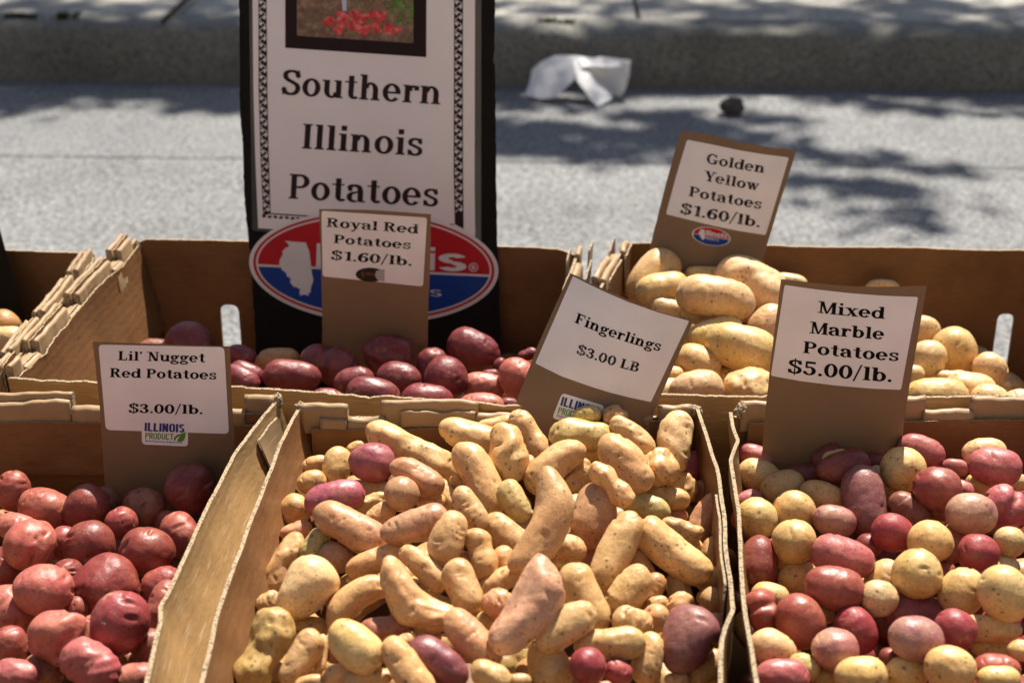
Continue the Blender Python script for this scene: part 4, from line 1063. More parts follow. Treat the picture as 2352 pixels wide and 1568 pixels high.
    lettering('lettering', 'PRODUCTS', (770, 670), (1014, 681), 15, f, M_white, ov, sans, w_=-.0028, w=.13)
    for rr in (1,):
        decal('trademark', ellipse(1087.5, 614, 10.5, 10, 0, 30), f, M_white, ov, -.0028, holes=[ellipse(1087.5, 614, 8.6, 8.2, 0, 30)])
        lettering('lettering', 'R', (1083.5, 619), (1091.5, 619.3), 10, f, M_white, ov, sans, w_=-.0028, w=.15)
board()
# black board leaning in the box at the left edge
def leftboard():
    p0 = on_z(20, 720, ZT - .07); f = make_surface((20, 700), p0, R(10), R(-4), 0, ((-300, 300), (-220, 820)), ((-60, 300), (80, 820)))
    o = sheet('leaning_board', [(-330, 120), (-85, 120), (-62, 300), (-15, 472), (0, 527), (15, 584), (38, 663), (57, 735), (80, 830), (-250, 830)], f, .006, [M_black, M_black, plain('board_cut_edge', (.10, .09, .08), .6, .4)], None, step=50, loc=p0)
    tag(o, 'black leaning board at the far left edge, cut off by the photo', 'sign')
leftboard()
# ------------------------------------------------------------------ potatoes
# one line each: centre x, y, length, width, angle, colour, lift, shape | what sets it apart
# (measured in enlargements of the photograph; the offset and scale of each enlargement are given per list)
FING1 = """
950 385 500 160 -28 t 1 kp | big knobbly tan fingerling along the back rim, left half of the fingerlings box
748 443 230 188 -5 u 3 e | dark purple-red round potato near the back left corner of the fingerlings box
572 462 180 138 78 t 0 n
442 545 150 115 10 t 0 n
460 455 140 85 15 t -1 n
665 370 95 60 30 t -1 n
558 628 300 165 14 m 2 e | magenta-red oval potato near the left wall of the fingerlings box
745 580 225 92 -6 t 0 n
355 690 170 150 38 t 0 n
978 520 290 140 -31 p 2 n | pinkish fingerling with a pointed root tip, near the back left of the heap
902 605 174 170 0 q 4 e | round brownish potato end with a pale sprout scar, left centre of the heap
640 782 400 180 -30 p 3 n | large smooth pink fingerling sloping down to the right, left side of the heap
970 765 345 165 17 q 3 t | brownish pink fingerling just under the round brownish potato end
740 655 185 92 18 t 1 k
792 712 155 110 32 t 1 n
365 795 160 92 20 p -1 n
458 872 185 122 62 g 1 n
567 930 178 148 -18 q 0 n
298 960 320 125 63 t 0 k | long tan fingerling standing against the left wall of the fingerlings box
772 942 315 118 22 t 1 n
1010 978 290 118 -42 t 1 n
1135 830 265 172 72 t 2 n
1307 910 252 138 -72 t 1 p | peanut-waisted tan fingerling in the middle of the heap
1248 682 240 122 -58 t 2 n
1292 535 400 185 -68 t 0 n | long tan fingerling lying down-slope behind the middle of the heap
1440 398 290 188 -76 t 3 k | pitted tan potato standing near the back rim, left of the bent fingerlings card
1248 308 320 148 -16 t 0 n
1475 640 215 128 -60 g 0 e
1432 822 275 160 -48 t 0 n
408 1095 335 235 52 w 3 t | large smooth pear-shaped pale potato beside the left wall of the fingerlings box
225 1155 135 112 15 t 0 k
395 1278 275 125 -10 t 0 n
200 1395 390 205 72 o 2 kp | very lumpy yellowish potato in the bottom left corner of the fingerlings box
388 1437 285 148 62 t 2 n
690 1140 400 140 33 t 1 c | long curved tan fingerling under the middle left of the heap
962 1132 460 172 -43 t 3 kc | longest knobbly tan fingerling sloping down right across the middle of the heap
661 1378 305 200 -40 y 3 e | smooth yellow oval potato with a dark eye, lower left of the heap
820 1300 280 140 12 x -1 n
1215 1088 285 165 -68 t 2 n
1262 1345 355 165 -45 p 2 n | pink fingerling sloping down to the right, bottom middle of the heap
1085 1460 335 175 -32 v 1 e | dark wine-purple oval potato at the bottom of the heap
935 1500 360 155 -55 t 3 n
905 1362 135 80 22 t 0 n
1025 1312 155 92 -38 t 0 n
980 1262 110 80 -10 p -1 n
1352 1530 215 130 -20 t 1 n
590 1525 190 110 15 t 1 n
735 1545 250 90 8 t 1 n
430 1565 150 70 10 t 1 n
1050 642 150 75 5 t -1 n
1130 622 220 108 -50 t -1 n
1184 545 82 96 0 t 0 k
490 1425 190 60 86 t 0 n
560 1402 140 125 0 x -1 n
600 1165 160 110 10 x -2 n
1200 945 140 105 -20 p -1 n
1312 1045 160 80 -20 p -1 n
1424 948 150 115 -70 t -1 n
1500 1300 180 130 -60 g -2 n
700 1035 160 60 10 t -1 n
1390 1165 170 150 10 p 1 k
1340 1255 130 95 -20 o -1 n
1440 1038 330 108 28 t 0 n
"""
FING2 = """
345 750 515 190 70 t 5 c | largest curved tan fingerling standing upright in the centre of the heap
405 462 350 165 42 t 2 n
520 515 200 128 55 t 0 k
545 310 330 155 -3 o 2 n | shaded olive potato lying across the foot of the bent fingerlings card
570 205 135 95 8 o 0 n
712 222 140 122 -50 z 0 k
800 310 260 108 -42 t 1 n
765 448 325 180 -54 t 4 n
695 557 275 115 -48 t 5 kp | small knobbly waisted fingerling lying on top, right of the heap centre
936 476 200 188 -10 t 3 k | scabby round tan potato near the back right of the heap
1020 340 290 165 82 w 2 n | big pale tan potato standing in the back right corner of the fingerlings box
1062 562 190 120 -52 t 0 k
985 625 215 108 -10 t 1 n
868 670 245 130 -18 g 1 n
606 715 320 215 74 p 2 n | thick pink potato in the centre right of the heap
485 680 185 112 32 t 0 n
483 885 165 138 -12 t 0 n
715 905 430 170 64 t 4 n | long straight tan fingerling pointing up right, right of the heap centre
1002 895 430 182 -40 t 3 n | large broad tan fingerling sloping down right near the right wall
1055 790 220 105 -13 t 1 k
1170 730 290 125 62 p -1 n
1210 912 180 118 72 b -1 n
1206 1040 175 118 -5 t 0 n
1212 1148 170 138 -10 b 1 n
785 1098 280 175 52 t 2 n
1052 1135 245 122 -72 t 0 n
1040 1215 215 128 88 t 1 k
1086 1348 330 250 62 U 5 t | big dusky purple egg-shaped potato near the lower right wall of the fingerlings box
802 1257 205 148 -15 t 3 k
922 1240 125 145 0 t 1 n
265 1195 490 215 58 P 6 kt | biggest dimpled pink potato leaning up right, lower centre of the heap
466 1278 330 170 36 t 5 n | plump tan fingerling touching the right side of the biggest dimpled pink potato
560 1135 350 185 -62 t 2 n
690 1366 350 145 3 t 3 n
575 1480 182 178 0 c 4 e | small round crimson potato at the bottom right of the heap
730 1512 150 120 -20 c 1 n
880 1440 245 150 75 t 2 n
378 1480 260 205 -74 t 2 n
1170 1490 240 130 38 o 1 n
1240 1285 150 120 -70 b 0 n
1030 1552 130 80 0 t 1 n
230 1552 110 70 0 t 1 n
1112 458 150 90 78 m -2 n
1155 590 130 110 40 x -2 n
1020 715 130 90 -30 p -1 n
1120 868 80 70 0 t 0 n
595 930 260 120 66 x -2 n
850 985 220 110 -60 b -2 n
900 1095 180 110 60 b -2 n
276 455 70 95 0 t 0 n
448 790 70 90 0 t -1 n
283 308 295 118 -58 t 2 p
582 410 170 70 8 t -1 n
930 1170 120 85 20 t -1 n
1210 1555 90 70 0 o 0 n
640 1590 120 60 0 p 0 n
120 250 230 80 12 t -1 n
"""
NUG = """
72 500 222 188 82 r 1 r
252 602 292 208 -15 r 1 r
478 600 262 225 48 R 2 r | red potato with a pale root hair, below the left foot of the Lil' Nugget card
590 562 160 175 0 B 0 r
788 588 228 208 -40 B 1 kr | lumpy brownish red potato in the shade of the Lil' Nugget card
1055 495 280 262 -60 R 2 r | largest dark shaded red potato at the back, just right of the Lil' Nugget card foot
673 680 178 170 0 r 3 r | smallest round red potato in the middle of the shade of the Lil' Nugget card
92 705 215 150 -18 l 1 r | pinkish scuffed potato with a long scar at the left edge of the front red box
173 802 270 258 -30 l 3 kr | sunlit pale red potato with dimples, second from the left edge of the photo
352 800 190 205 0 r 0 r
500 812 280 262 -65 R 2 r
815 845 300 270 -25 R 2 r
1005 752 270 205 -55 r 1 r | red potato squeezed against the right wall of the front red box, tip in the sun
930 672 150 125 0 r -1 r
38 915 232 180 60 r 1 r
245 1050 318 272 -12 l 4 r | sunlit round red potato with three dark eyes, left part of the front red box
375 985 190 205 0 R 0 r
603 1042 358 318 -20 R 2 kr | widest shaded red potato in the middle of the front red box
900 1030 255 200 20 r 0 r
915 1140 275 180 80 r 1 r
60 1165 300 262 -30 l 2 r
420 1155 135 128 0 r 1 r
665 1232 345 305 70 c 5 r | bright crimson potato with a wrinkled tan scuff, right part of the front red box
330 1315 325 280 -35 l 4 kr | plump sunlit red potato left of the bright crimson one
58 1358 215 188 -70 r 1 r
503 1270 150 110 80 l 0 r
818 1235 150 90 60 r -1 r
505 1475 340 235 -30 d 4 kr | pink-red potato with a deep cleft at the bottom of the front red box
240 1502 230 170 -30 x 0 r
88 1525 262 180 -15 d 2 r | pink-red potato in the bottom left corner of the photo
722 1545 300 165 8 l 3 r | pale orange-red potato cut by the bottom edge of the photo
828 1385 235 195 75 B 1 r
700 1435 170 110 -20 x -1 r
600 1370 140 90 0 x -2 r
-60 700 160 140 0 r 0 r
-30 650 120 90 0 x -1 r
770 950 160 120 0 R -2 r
"""
MAR = """
292 420 200 122 -25 d 1 e | pink-red potato in the back left corner of the marble box
302 514 215 158 -20 y 1 e
422 576 228 168 20 Y 1 e
538 508 175 110 0 R 0 e
732 472 265 165 14 R 2 e
648 415 160 100 30 R -1 e
690 415 130 65 10 y 0 e
895 442 120 88 0 R -1 e
627 620 230 148 -15 Y 2 e
836 640 332 202 -88 U 3 e | long upright purple-red potato in the shade under the marble card
250 642 140 105 20 d 0 e
286 730 210 202 0 y 2 e
475 702 225 205 62 Y 2 e
685 742 214 152 -12 s 3 e | two-tone purple and tan potato just left of the long upright purple-red one
479 847 218 212 0 Y 4 e | sunlit round tan potato with a dimple, upper left of the marble box
300 950 245 182 82 R 2 e | upright oval red potato against the left wall of the marble box
732 925 305 190 -18 d 3 e
685 1082 285 208 -14 r 5 e | wide red oval potato lying in the middle left of the marble box
982 805 210 188 -25 c 3 e | round crimson potato right of the long upright purple-red one
1178 850 222 198 -15 y 4 e
1070 690 220 140 -45 B 1 e
1036 480 226 212 -20 y 3 e | sunlit yellow potato with a brown smudge, near the right foot of the marble card
1125 388 235 148 -25 d 2 e
1205 576 234 208 -20 r 4 e
1300 472 130 90 -10 d 0 e
1450 395 220 135 0 w 1 e
1502 466 262 178 -8 d 3 e | shiny pink-red potato at the back right of the marble box
1425 560 140 110 -25 y 0 e
1384 708 250 200 -5 s 4 e | purple-brown smooth round potato in the upper right of the marble box
1560 672 245 200 -35 d 2 d | large cleft pink potato at the upper right edge of the photo
1345 590 120 95 -20 d 0 e
1610 548 150 85 0 y 1 e
960 592 160 130 -60 y 0 e
900 500 90 80 0 y -1 e
1232 702 150 80 -10 x -1 e
1210 712 120 100 0 y -2 e
1578 850 150 152 0 g 3 e | small greenish potato with dark spots at the right edge of the photo
1420 908 205 188 0 c 2 e
1290 850 195 115 80 x 0 e
1535 985 190 120 10 y 1 e
1552 1112 285 240 -60 y 4 e | biggest yellow potato at the right edge of the photo
1335 1102 250 212 62 y 3 e
1108 1008 246 236 80 y 5 e | large round pale yellow potato in the centre of the marble box
938 1040 210 180 60 y 1 e
914 1138 190 178 0 w 5 e | smallest pale yellow potato right of the wide red oval one
835 1060 120 95 60 y -1 e
862 872 130 120 0 R 0 e
500 1030 205 165 -10 Y 0 e
360 1125 190 125 -15 y 0 e
316 1200 212 160 -75 r 2 d | double-lobed red potato by the left wall of the marble box
510 1254 275 228 -70 r 3 e
372 1396 235 185 -20 w 2 e
686 1400 232 205 -8 s 4 e
790 1302 245 205 -75 c 2 e | crimson potato lit on one side, below the wide red oval one
1098 1208 325 175 -8 v 0 e
1102 1342 272 212 -10 s 4 e | dusty purple-tan potato with two dark pits, lower centre of the marble box
1298 1296 212 200 -50 c 3 e
1500 1295 290 130 -5 Y 1 k
1500 1388 230 105 0 Y 0 e
1272 1492 252 215 -15 y 5 e | large yellow potato cut by the bottom edge, right of the dusty purple-tan one
820 1535 255 190 0 y 4 e
1046 1525 215 165 0 y 2 e
420 1540 272 175 0 d 3 e
530 1487 160 128 -30 g 1 e
1512 1500 232 150 0 r 1 e
1520 1548 210 130 0 y 3 e
1632 1400 100 130 90 Y 2 e
650 1535 170 110 0 Y 0 e
988 1440 150 100 0 R -1 e
900 1480 120 80 0 x -2 e
620 1205 130 90 -40 y -1 e
400 1480 120 80 0 x -2 e
1100 880 120 90 -30 R -1 e
1250 1010 110 110 0 R -1 e
600 930 90 120 0 R -1 e
400 900 100 150 0 y -1 e
"""
GOLD = """
762 228 262 172 52 y 0 e | golden potato leaning on the left wall of the back yellow box
805 275 230 135 10 y 1 e
1030 313 322 172 -10 w 3 e | large pale oval potato lying across the front of its heap in the back yellow box
1178 272 310 210 -38 w 2 k | biggest rough pale potato behind the large oval one in the back yellow box
985 213 160 72 0 y -1 e
1350 240 140 60 -10 w -1 e
835 362 165 92 -15 w 0 e
960 392 160 70 -10 y 0 e
1028 458 235 112 18 y 1 e
1140 525 300 188 -20 y 4 e | large smooth golden potato left of the marble card, back yellow box
955 590 195 140 -30 y 2 e
1255 425 180 150 60 w 1 e
948 708 230 165 12 w 3 e | pale flat-lying potato behind the front rim, right of the fingerlings card
1165 706 240 180 0 y 2 k | scarred potato with a rough skin behind the front rim, left of the marble card
1082 640 140 65 15 y 1 e
828 722 165 125 15 w 1 e
855 640 90 70 0 y 0 e
1745 258 140 40 0 w -1 e
1930 452 120 130 70 w -1 e
1942 575 165 150 70 w 1 e
2055 538 195 182 -50 y 2 e | round golden potato right of the marble card, nearest the box slot
2208 618 150 132 -30 w 1 e
1978 738 268 158 0 y 3 e
2122 708 215 150 -10 w 2 e
2042 652 130 60 0 y 0 e
2205 748 158 128 0 w 3 e
2330 762 130 110 0 w 3 e
1880 640 90 80 0 y 0 e
1205 400 120 60 -20 y -1 e
905 345 80 60 0 w 0 e
890 480 90 90 0 y -1 e
1090 395 120 60 -10 w -1 e
"""
ROY = """
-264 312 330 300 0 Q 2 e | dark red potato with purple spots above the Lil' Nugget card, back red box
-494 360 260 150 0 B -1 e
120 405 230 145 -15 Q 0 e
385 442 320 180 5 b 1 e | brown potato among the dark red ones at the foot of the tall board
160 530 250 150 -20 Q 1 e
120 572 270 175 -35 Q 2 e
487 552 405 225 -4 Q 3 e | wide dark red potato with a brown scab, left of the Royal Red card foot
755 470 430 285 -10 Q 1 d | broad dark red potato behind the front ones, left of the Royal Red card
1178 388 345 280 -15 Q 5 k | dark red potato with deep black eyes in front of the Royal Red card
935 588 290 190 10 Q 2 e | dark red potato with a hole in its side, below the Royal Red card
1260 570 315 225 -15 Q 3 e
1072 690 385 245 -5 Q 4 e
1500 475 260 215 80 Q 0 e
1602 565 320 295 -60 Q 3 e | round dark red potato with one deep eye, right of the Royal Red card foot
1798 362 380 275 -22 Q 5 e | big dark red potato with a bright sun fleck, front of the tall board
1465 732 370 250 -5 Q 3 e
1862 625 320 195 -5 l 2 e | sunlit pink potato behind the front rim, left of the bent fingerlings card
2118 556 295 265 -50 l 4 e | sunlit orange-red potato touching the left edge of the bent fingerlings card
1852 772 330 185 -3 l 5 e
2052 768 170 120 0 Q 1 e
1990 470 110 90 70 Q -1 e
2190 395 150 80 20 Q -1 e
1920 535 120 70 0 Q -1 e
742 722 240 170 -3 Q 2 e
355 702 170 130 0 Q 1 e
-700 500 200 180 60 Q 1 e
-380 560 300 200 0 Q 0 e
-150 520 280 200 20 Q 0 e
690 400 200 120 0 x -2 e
"""
YEL = """
10 750 76 74 0 b 0 e | shaded brownish potato at the far left edge under the leaning black board
12 784 108 66 0 w 2 e | sunlit pale potato at the far left edge under the leaning black board
-90 740 90 80 0 y 0 e
-110 800 100 80 0 y 0 e
"""
CODE = {  # albedo, how pink or tan the mottling runs, words
    't': ((.56, .37, .185), (.62, .46, .25), 'tan'), 'w': ((.66, .49, .29), (.70, .56, .35), 'pale tan'), 'b': ((.42, .25, .12), (.5, .33, .17), 'brown'),
    'o': ((.47, .36, .16), (.55, .44, .2), 'olive tan'), 'g': ((.50, .44, .20), (.58, .5, .28), 'greenish'), 'y': ((.64, .46, .20), (.66, .52, .3), 'yellow'),
    'Y': ((.56, .40, .18), (.62, .46, .24), 'dull yellow'), 'z': ((.45, .31, .16), (.36, .2, .1), 'brown-spotted'),
    'p': ((.52, .27, .18), (.56, .35, .21), 'pink'), 'P': ((.55, .32, .25), (.60, .40, .31), 'dusty pink'), 'q': ((.44, .25, .17), (.50, .34, .22), 'brownish pink'),
    'm': ((.38, .10, .13), (.5, .17, .17), 'magenta'), 'u': ((.25, .055, .08), (.42, .16, .14), 'purple-red'), 'U': ((.24, .09, .095), (.34, .17, .13), 'dusky purple'),
    'v': ((.19, .05, .06), (.30, .11, .10), 'wine-purple'), 'x': ((.30, .12, .07), (.38, .2, .1), 'reddish brown'), 's': ((.33, .14, .13), (.52, .36, .22), 'purple-brown'),
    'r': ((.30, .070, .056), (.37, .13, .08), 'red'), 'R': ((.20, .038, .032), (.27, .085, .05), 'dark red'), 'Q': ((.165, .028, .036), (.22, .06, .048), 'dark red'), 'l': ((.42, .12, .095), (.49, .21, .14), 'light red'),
    'B': ((.25, .095, .055), (.31, .15, .085), 'brownish red'), 'c': ((.29, .045, .055), (.38, .10, .085), 'crimson'), 'd': ((.38, .105, .105), (.46, .19, .15), 'pink-red')}

M_pot, n, l, b = newmat('potato_skin')
oi = n.new('ShaderNodeObjectInfo'); tc = n.new('ShaderNodeTexCoord')
at2 = n.new('ShaderNodeAttribute'); at2.attribute_type = 'OBJECT'; at2.attribute_name = 'skin_b'
va = n.new('ShaderNodeMapping'); cx = n.new('ShaderNodeCombineXYZ')
sd_ = mathn(n, l, 'MULTIPLY', oi.outputs['Random'], 17.)
for k in range(3): l.new(sd_, cx.inputs[k])
l.new(tc.outputs['Object'], va.inputs['Vector']); l.new(cx.outputs[0], va.inputs['Location'])
P_ = va.outputs[0]
def nz(sc, det, rough=.6):
    t = n.new('ShaderNodeTexNoise'); t.inputs['Scale'].default_value = sc; t.inputs['Detail'].default_value = det; t.inputs['Roughness'].default_value = rough
    l.new(P_, t.inputs['Vector']); return t.outputs[0]
big = nz(28, 5); r1 = ramp(n, [(.38, 0.), (.66, 1.)]); l.new(big, r1.inputs[0])
col = mixc(n, l, r1.outputs[0], oi.outputs['Color'], at2.outputs['Color'])
fine = nz(420, 4, .7); r2 = ramp(n, [(.3, .72), (.52, 1.0), (.75, 1.2)]); l.new(fine, r2.inputs[0]); col = mixc(n, l, 1., col, r2.outputs[0], 'MULTIPLY')
mid = nz(110, 4); r3 = ramp(n, [(.3, .86), (.6, 1.04)]); l.new(mid, r3.inputs[0]); col = mixc(n, l, 1., col, r3.outputs[0], 'MULTIPLY')
vo = n.new('ShaderNodeTexVoronoi'); vo.inputs['Scale'].default_value = 190; l.new(P_, vo.inputs['Vector'])   # lenticels
hv = n.new('ShaderNodeSeparateColor'); l.new(vo.outputs['Color'], hv.inputs[0])
lim = mathn(n, l, 'MULTIPLY', mathn(n, l, 'POWER', hv.outputs[0], 4.), .36)
sp = mathn(n, l, 'LESS_THAN', vo.outputs['Distance'], lim)
col = mixc(n, l, mathn(n, l, 'MULTIPLY', sp, .7), col, (.16, .085, .04))
dn = nz(55, 7, .75); r4 = ramp(n, [(.61, 0.), (.70, 1.)]); l.new(dn, r4.inputs[0])                         # scurf and soil
col = mixc(n, l, mathn(n, l, 'MULTIPLY', r4.outputs[0], .6), col, (.22, .13, .07))
rn = nz(38, 6, .7); r5 = ramp(n, [(.61, 0.), (.70, 1.)]); l.new(rn, r5.inputs[0])                           # pale rubbed skin
col = mixc(n, l, mathn(n, l, 'MULTIPLY', r5.outputs[0], .38), col, (.56, .40, .25))
ea = n.new('ShaderNodeAttribute'); ea.attribute_name = 'eye'
col = mixc(n, l, mathn(n, l, 'MULTIPLY', ea.outputs['Fac'], .72), col, (.13, .06, .03))
l.new(col, b.inputs['Base Color'])
rr = ramp(n, [(.3, .31), (.7, .50)]); l.new(mid, rr.inputs[0]); l.new(rr.outputs[0], b.inputs['Roughness'])
b.inputs['Specular IOR Level'].default_value = .4
b.inputs['Subsurface Weight'].default_value = .12; b.inputs['Subsurface Radius'].default_value = (.006, .003, .0012); b.inputs['Subsurface Scale'].default_value = 1.
bp = n.new('ShaderNodeBump'); bp.inputs['Strength'].default_value = .8; bp.inputs['Distance'].default_value = .0016
hh = mathn(n, l, 'ADD', mathn(n, l, 'MULTIPLY', mid, .55), mathn(n, l, 'MULTIPLY', fine, .22))
hh = mathn(n, l, 'ADD', hh, mathn(n, l, 'MULTIPLY', sp, -.22)); hh = mathn(n, l, 'ADD', hh, mathn(n, l, 'MULTIPLY', r4.outputs[0], .15))
l.new(hh, bp.inputs['Height']); l.new(bp.outputs[0], b.inputs['Normal'])

RMn = np.array(RM); C0 = np.array(CO)
def cam_ray(px, py): return np.array([(px - 1176) / FOC, -(py - 784) / FOC, -1.])
def axis_cam(ang, tilt):
    a = R(ang); v = np.array([math.cos(a), math.sin(a) * math.cos(tilt), -math.sin(a) * math.sin(tilt)])
    k = math.hypot(v[0], v[1]); return v / np.linalg.norm(v), k
class Pot: pass
def parse(txt, ox, oy, s, key, surf, kind):
    out = []
    for ln in txt.strip().split('\n'):
        a, _, lab = ln.partition('|'); a = a.split()
        p = Pot(); p.x = ox + float(a[0]) * s; p.y = oy + float(a[1]) * s; p.Lp = float(a[2]) * s; p.Wp = float(a[3]) * s
        p.ang = float(a[4]); p.c = a[5]; p.lift = float(a[6]); p.sh = a[7] if len(a) > 7 else 'n'; p.lab = lab.strip(); p.key = key; p.kind = kind
        if p.Lp < p.Wp: p.Lp, p.Wp = p.Wp, p.Lp; p.ang += 90
        h = surf(p.x, p.y)
        d = ray(p.x, p.y); z0 = (ZT + h - CO.z) / d.z
        r = .5 * p.Wp * z0 / FOC
        p.z0 = (ZT + h + r * .25 - CO.z) / d.z - .004 * p.lift
        p.Z = p.z0; p.ax, k = axis_cam(p.ang, R(22) if p.Lp / p.Wp > 1.25 else 0)
        p.Lm = 1.045 * p.Lp * z0 / FOC / k; p.Wm = 1.07 * p.Wp * z0 / FOC
        p.Zmax = 9.; rz = np.array(ray(p.x, p.y))
        W_ = {'F': WFb, 'N': WNb, 'M': WMb, 'R': WRb, 'G': WGb}.get(key)
        if W_:
            dd = (W_.b - W_.a).normalized(); nn = Vector((-dd.y, dd.x, 0)) * W_.side; w0 = W_.a + nn * .016
            hx = abs(math.sin(R(p.ang))) * .4 * (p.Lm - p.Wm)
            p.Zmax = ((w0 - CO).dot(nn) + -1 * -(p.Wm / 2)) / Vector(rz).dot(nn) if False else (abs((w0 - CO).dot(nn)) - p.Wm / 2 - hx * .5) / abs(Vector(rz).dot(nn))
        for (ol, cf), ck in zip(CARDS, 'NRFGM'):
            if ck == key and inside((p.x, p.y + p.Wp * .1), ol):
                q_ = cf(p.x, p.y, 0); zc = -(RM.transposed() @ (q_ - CO)).z; p.Zmax = min(p.Zmax, zc - p.Wm * .52)
        p.z0 = min(p.z0, p.Zmax); p.Z = p.z0
        m = 1 + 2 * int(max(0, math.ceil((p.Lm / p.Wm - 1) * 1.3)))
        hl = (p.Lm - p.Wm) / 2
        p.off = [p.ax * (hl * (t)) for t in (np.linspace(-1, 1, m) if m > 1 else [0.])]
        p.r = p.Wm / 2 * np.array([.97 - .12 * abs(t) for t in (np.linspace(-1, 1, m) if m > 1 else [0.])])
        out.append(p)
    return out
def relax(P, it=90):
    order = sorted(range(len(P)), key=lambda i: P[i].z0 - .02 * P[i].lift)
    def arr(p): return cam_ray(p.x, p.y) * p.Z + np.array(p.off)
    A = [arr(p) for p in P]; pairs = []
    for a in range(len(order)):
        for c in range(a + 1, len(order)):
            i, j = order[a], order[c]
            d = np.hypot(A[i][:, None, 0] - A[j][None, :, 0], A[i][:, None, 1] - A[j][None, :, 1]) - (P[i].r[:, None] + P[j].r[None, :]) * .97
            if d.min() < 0: pairs.append((i, j))
    for _ in range(it):
        for i, j in pairs:
            p, q = P[i], P[j]; a, c = arr(p), arr(q)
            lat2 = (a[:, None, 0] - c[None, :, 0]) ** 2 + (a[:, None, 1] - c[None, :, 1]) ** 2
            rs = (p.r[:, None] + q.r[None, :]) * .955
            need = np.sqrt(np.maximum(0, rs ** 2 - lat2)); gap = (-c[None, :, 2]) - (-a[:, None, 2])
            v = np.where(lat2 < rs ** 2, need - gap, -1).max()
            if v > 0:
                p.Z -= v * .42; q.Z += v * .42
        for p in P: p.Z = min(p.Z + (p.z0 - p.Z) * .03, p.Zmax)
def seg(a, b): return np.random.default_rng(int(a * 131 + b * 17) & 0xffff)
def pot_mesh(L, W, sh, seed, lo=False):
    g = np.random.default_rng(seed)
    V, F = (ICO3, ICOF3) if lo else (ICO4, ICOF4)
    V = V if lo else ICO4L; F = F if lo else ICOF4L
    e = L / W; t = V[:, 0]; rho = np.sqrt(np.maximum(1e-9, 1 - t * t)); yz = V[:, 1:] / rho[:, None]
    nexp = 2 + min(2.0, (e - 1) * 1.5); prof = (1 - np.abs(t) ** nexp) ** .5
    tp = g.uniform(-.12, .12) if 't' not in sh else .26
    prof = prof * (1 + tp * t)
    if 'p' in sh: prof *= 1 - .17 * np.exp(-((t - g.uniform(-.15, .15)) / .3) ** 2)
    if 'd' in sh: prof *= 1 - .16 * np.exp(-((t - .1) / .16) ** 2)
    flat = g.uniform(.9, 1.0)
    pos = np.stack([t * L / 2, prof * yz[:, 0] * W / 2, prof * yz[:, 1] * W / 2 * flat], 1)
    amp = .07 if 'k' not in sh else .14
    if 'e' in sh: amp = .035
    nd = V * 1.0; disp = np.zeros(len(V))
    for k in range(7):
        kk = g.normal(0, 1.4 if 'k' not in sh else 2.1, 3) * (1 + k * .28) * np.array([1 + .5 * (e - 1), 1, 1]); disp += np.sin(V @ kk + g.uniform(0, 6.28)) / (1 + .45 * k)
    disp *= amp * .42
    base = np.stack([t * L / 2, prof * yz[:, 0] * W / 2, prof * yz[:, 1] * W / 2], 1)
    for k in range(14):
        kd_ = g.normal(0, 1, 3); kd_ /= np.linalg.norm(kd_); fr = 2 * math.pi / g.uniform(.006, .02)
        disp += .0022 / W * .05 * np.sin(base @ kd_ * fr + g.uniform(0, 6.28)) * (1.6 if 'k' in sh else 1.)
    pos[:, 1:] *= (1 + disp)[:, None]; pos[:, 0] *= 1 + disp * .4
    bend = g.uniform(-.05, .05) * (e - 1)
    if 'c' in sh: bend = .16
    pos[:, 1] += bend * L * (t * t - .4)
    if 'k' in sh and e > 1.6: pos[:, 1] += .05 * W * np.sin(t * 3.2 + g.uniform(0, 6))
    # eyes: crescent dents with a raised brow, thicker towards one end
    eye = np.zeros(len(V)); nrm = pos / np.linalg.norm(pos, axis=1)[:, None]
    area = L * W; m = int(g.integers(8, 13) + (5 if e > 1.5 else 0)); m = m if 'e' not in sh else int(m * .6)
    for k in range(m):
        tt = g.uniform(-.95, .95); tt = np.sign(tt) * abs(tt) ** .8 if k else .99
        an = 2.4 * k + g.uniform(-.5, .5)
        c = np.array([tt * L / 2, math.cos(an) * W / 2 * math.sqrt(max(.02, 1 - tt * tt)), math.sin(an) * W / 2 * flat * math.sqrt(max(.02, 1 - tt * tt))])
        i = np.argmin(((pos - c) ** 2).sum(1)); c = pos[i]; nn = nrm[i]
        u = np.cross(nn, [1., 0, 0]); un = np.linalg.norm(u); u = u / un if un > .1 else np.array([0, 1., 0]); v = np.cross(nn, u)
        d = pos - c; a, b2 = d @ u, d @ v; s1 = g.uniform(.045, .085) * min(W, .05) ; s2 = s1 * .55
        depth = g.uniform(.35, 1.) * .062 * min(W, .05) * (1.25 if 'k' in sh else .6 if 'e' in sh else 1)
        q = np.exp(-((a / (s1 * 1.5)) ** 2 + ((b2 - a * a / (s1 * 14)) / s2) ** 2)); q2 = np.exp(-((a / (s1 * 1.7)) ** 2 + ((b2 + s2 * 1.7) / (s2 * 1.2)) ** 2))
        near = (d @ nn) > -.4 * W
        pos -= (nn[None, :] * (depth * q * near)[:, None]) - nn[None, :] * (.4 * depth * q2 * near)[:, None]
        eye = np.maximum(eye, np.exp(-((a / (s1 * .62)) ** 2 + (b2 / (s2 * .62)) ** 2)) * near * g.uniform(.15, 1))
        wide = np.exp(-((a / (s1 * 4)) ** 2 + (b2 / (s1 * 3.2)) ** 2)) * near
        pos -= nn[None, :] * (wide * depth * .5)[:, None]
    return pos, F, eye
def ico_raw(sub):
    return ico(sub)
ICO4L, ICOF4L = ico(5)
ICO3, ICOF3 = ico(4)
FA = {}
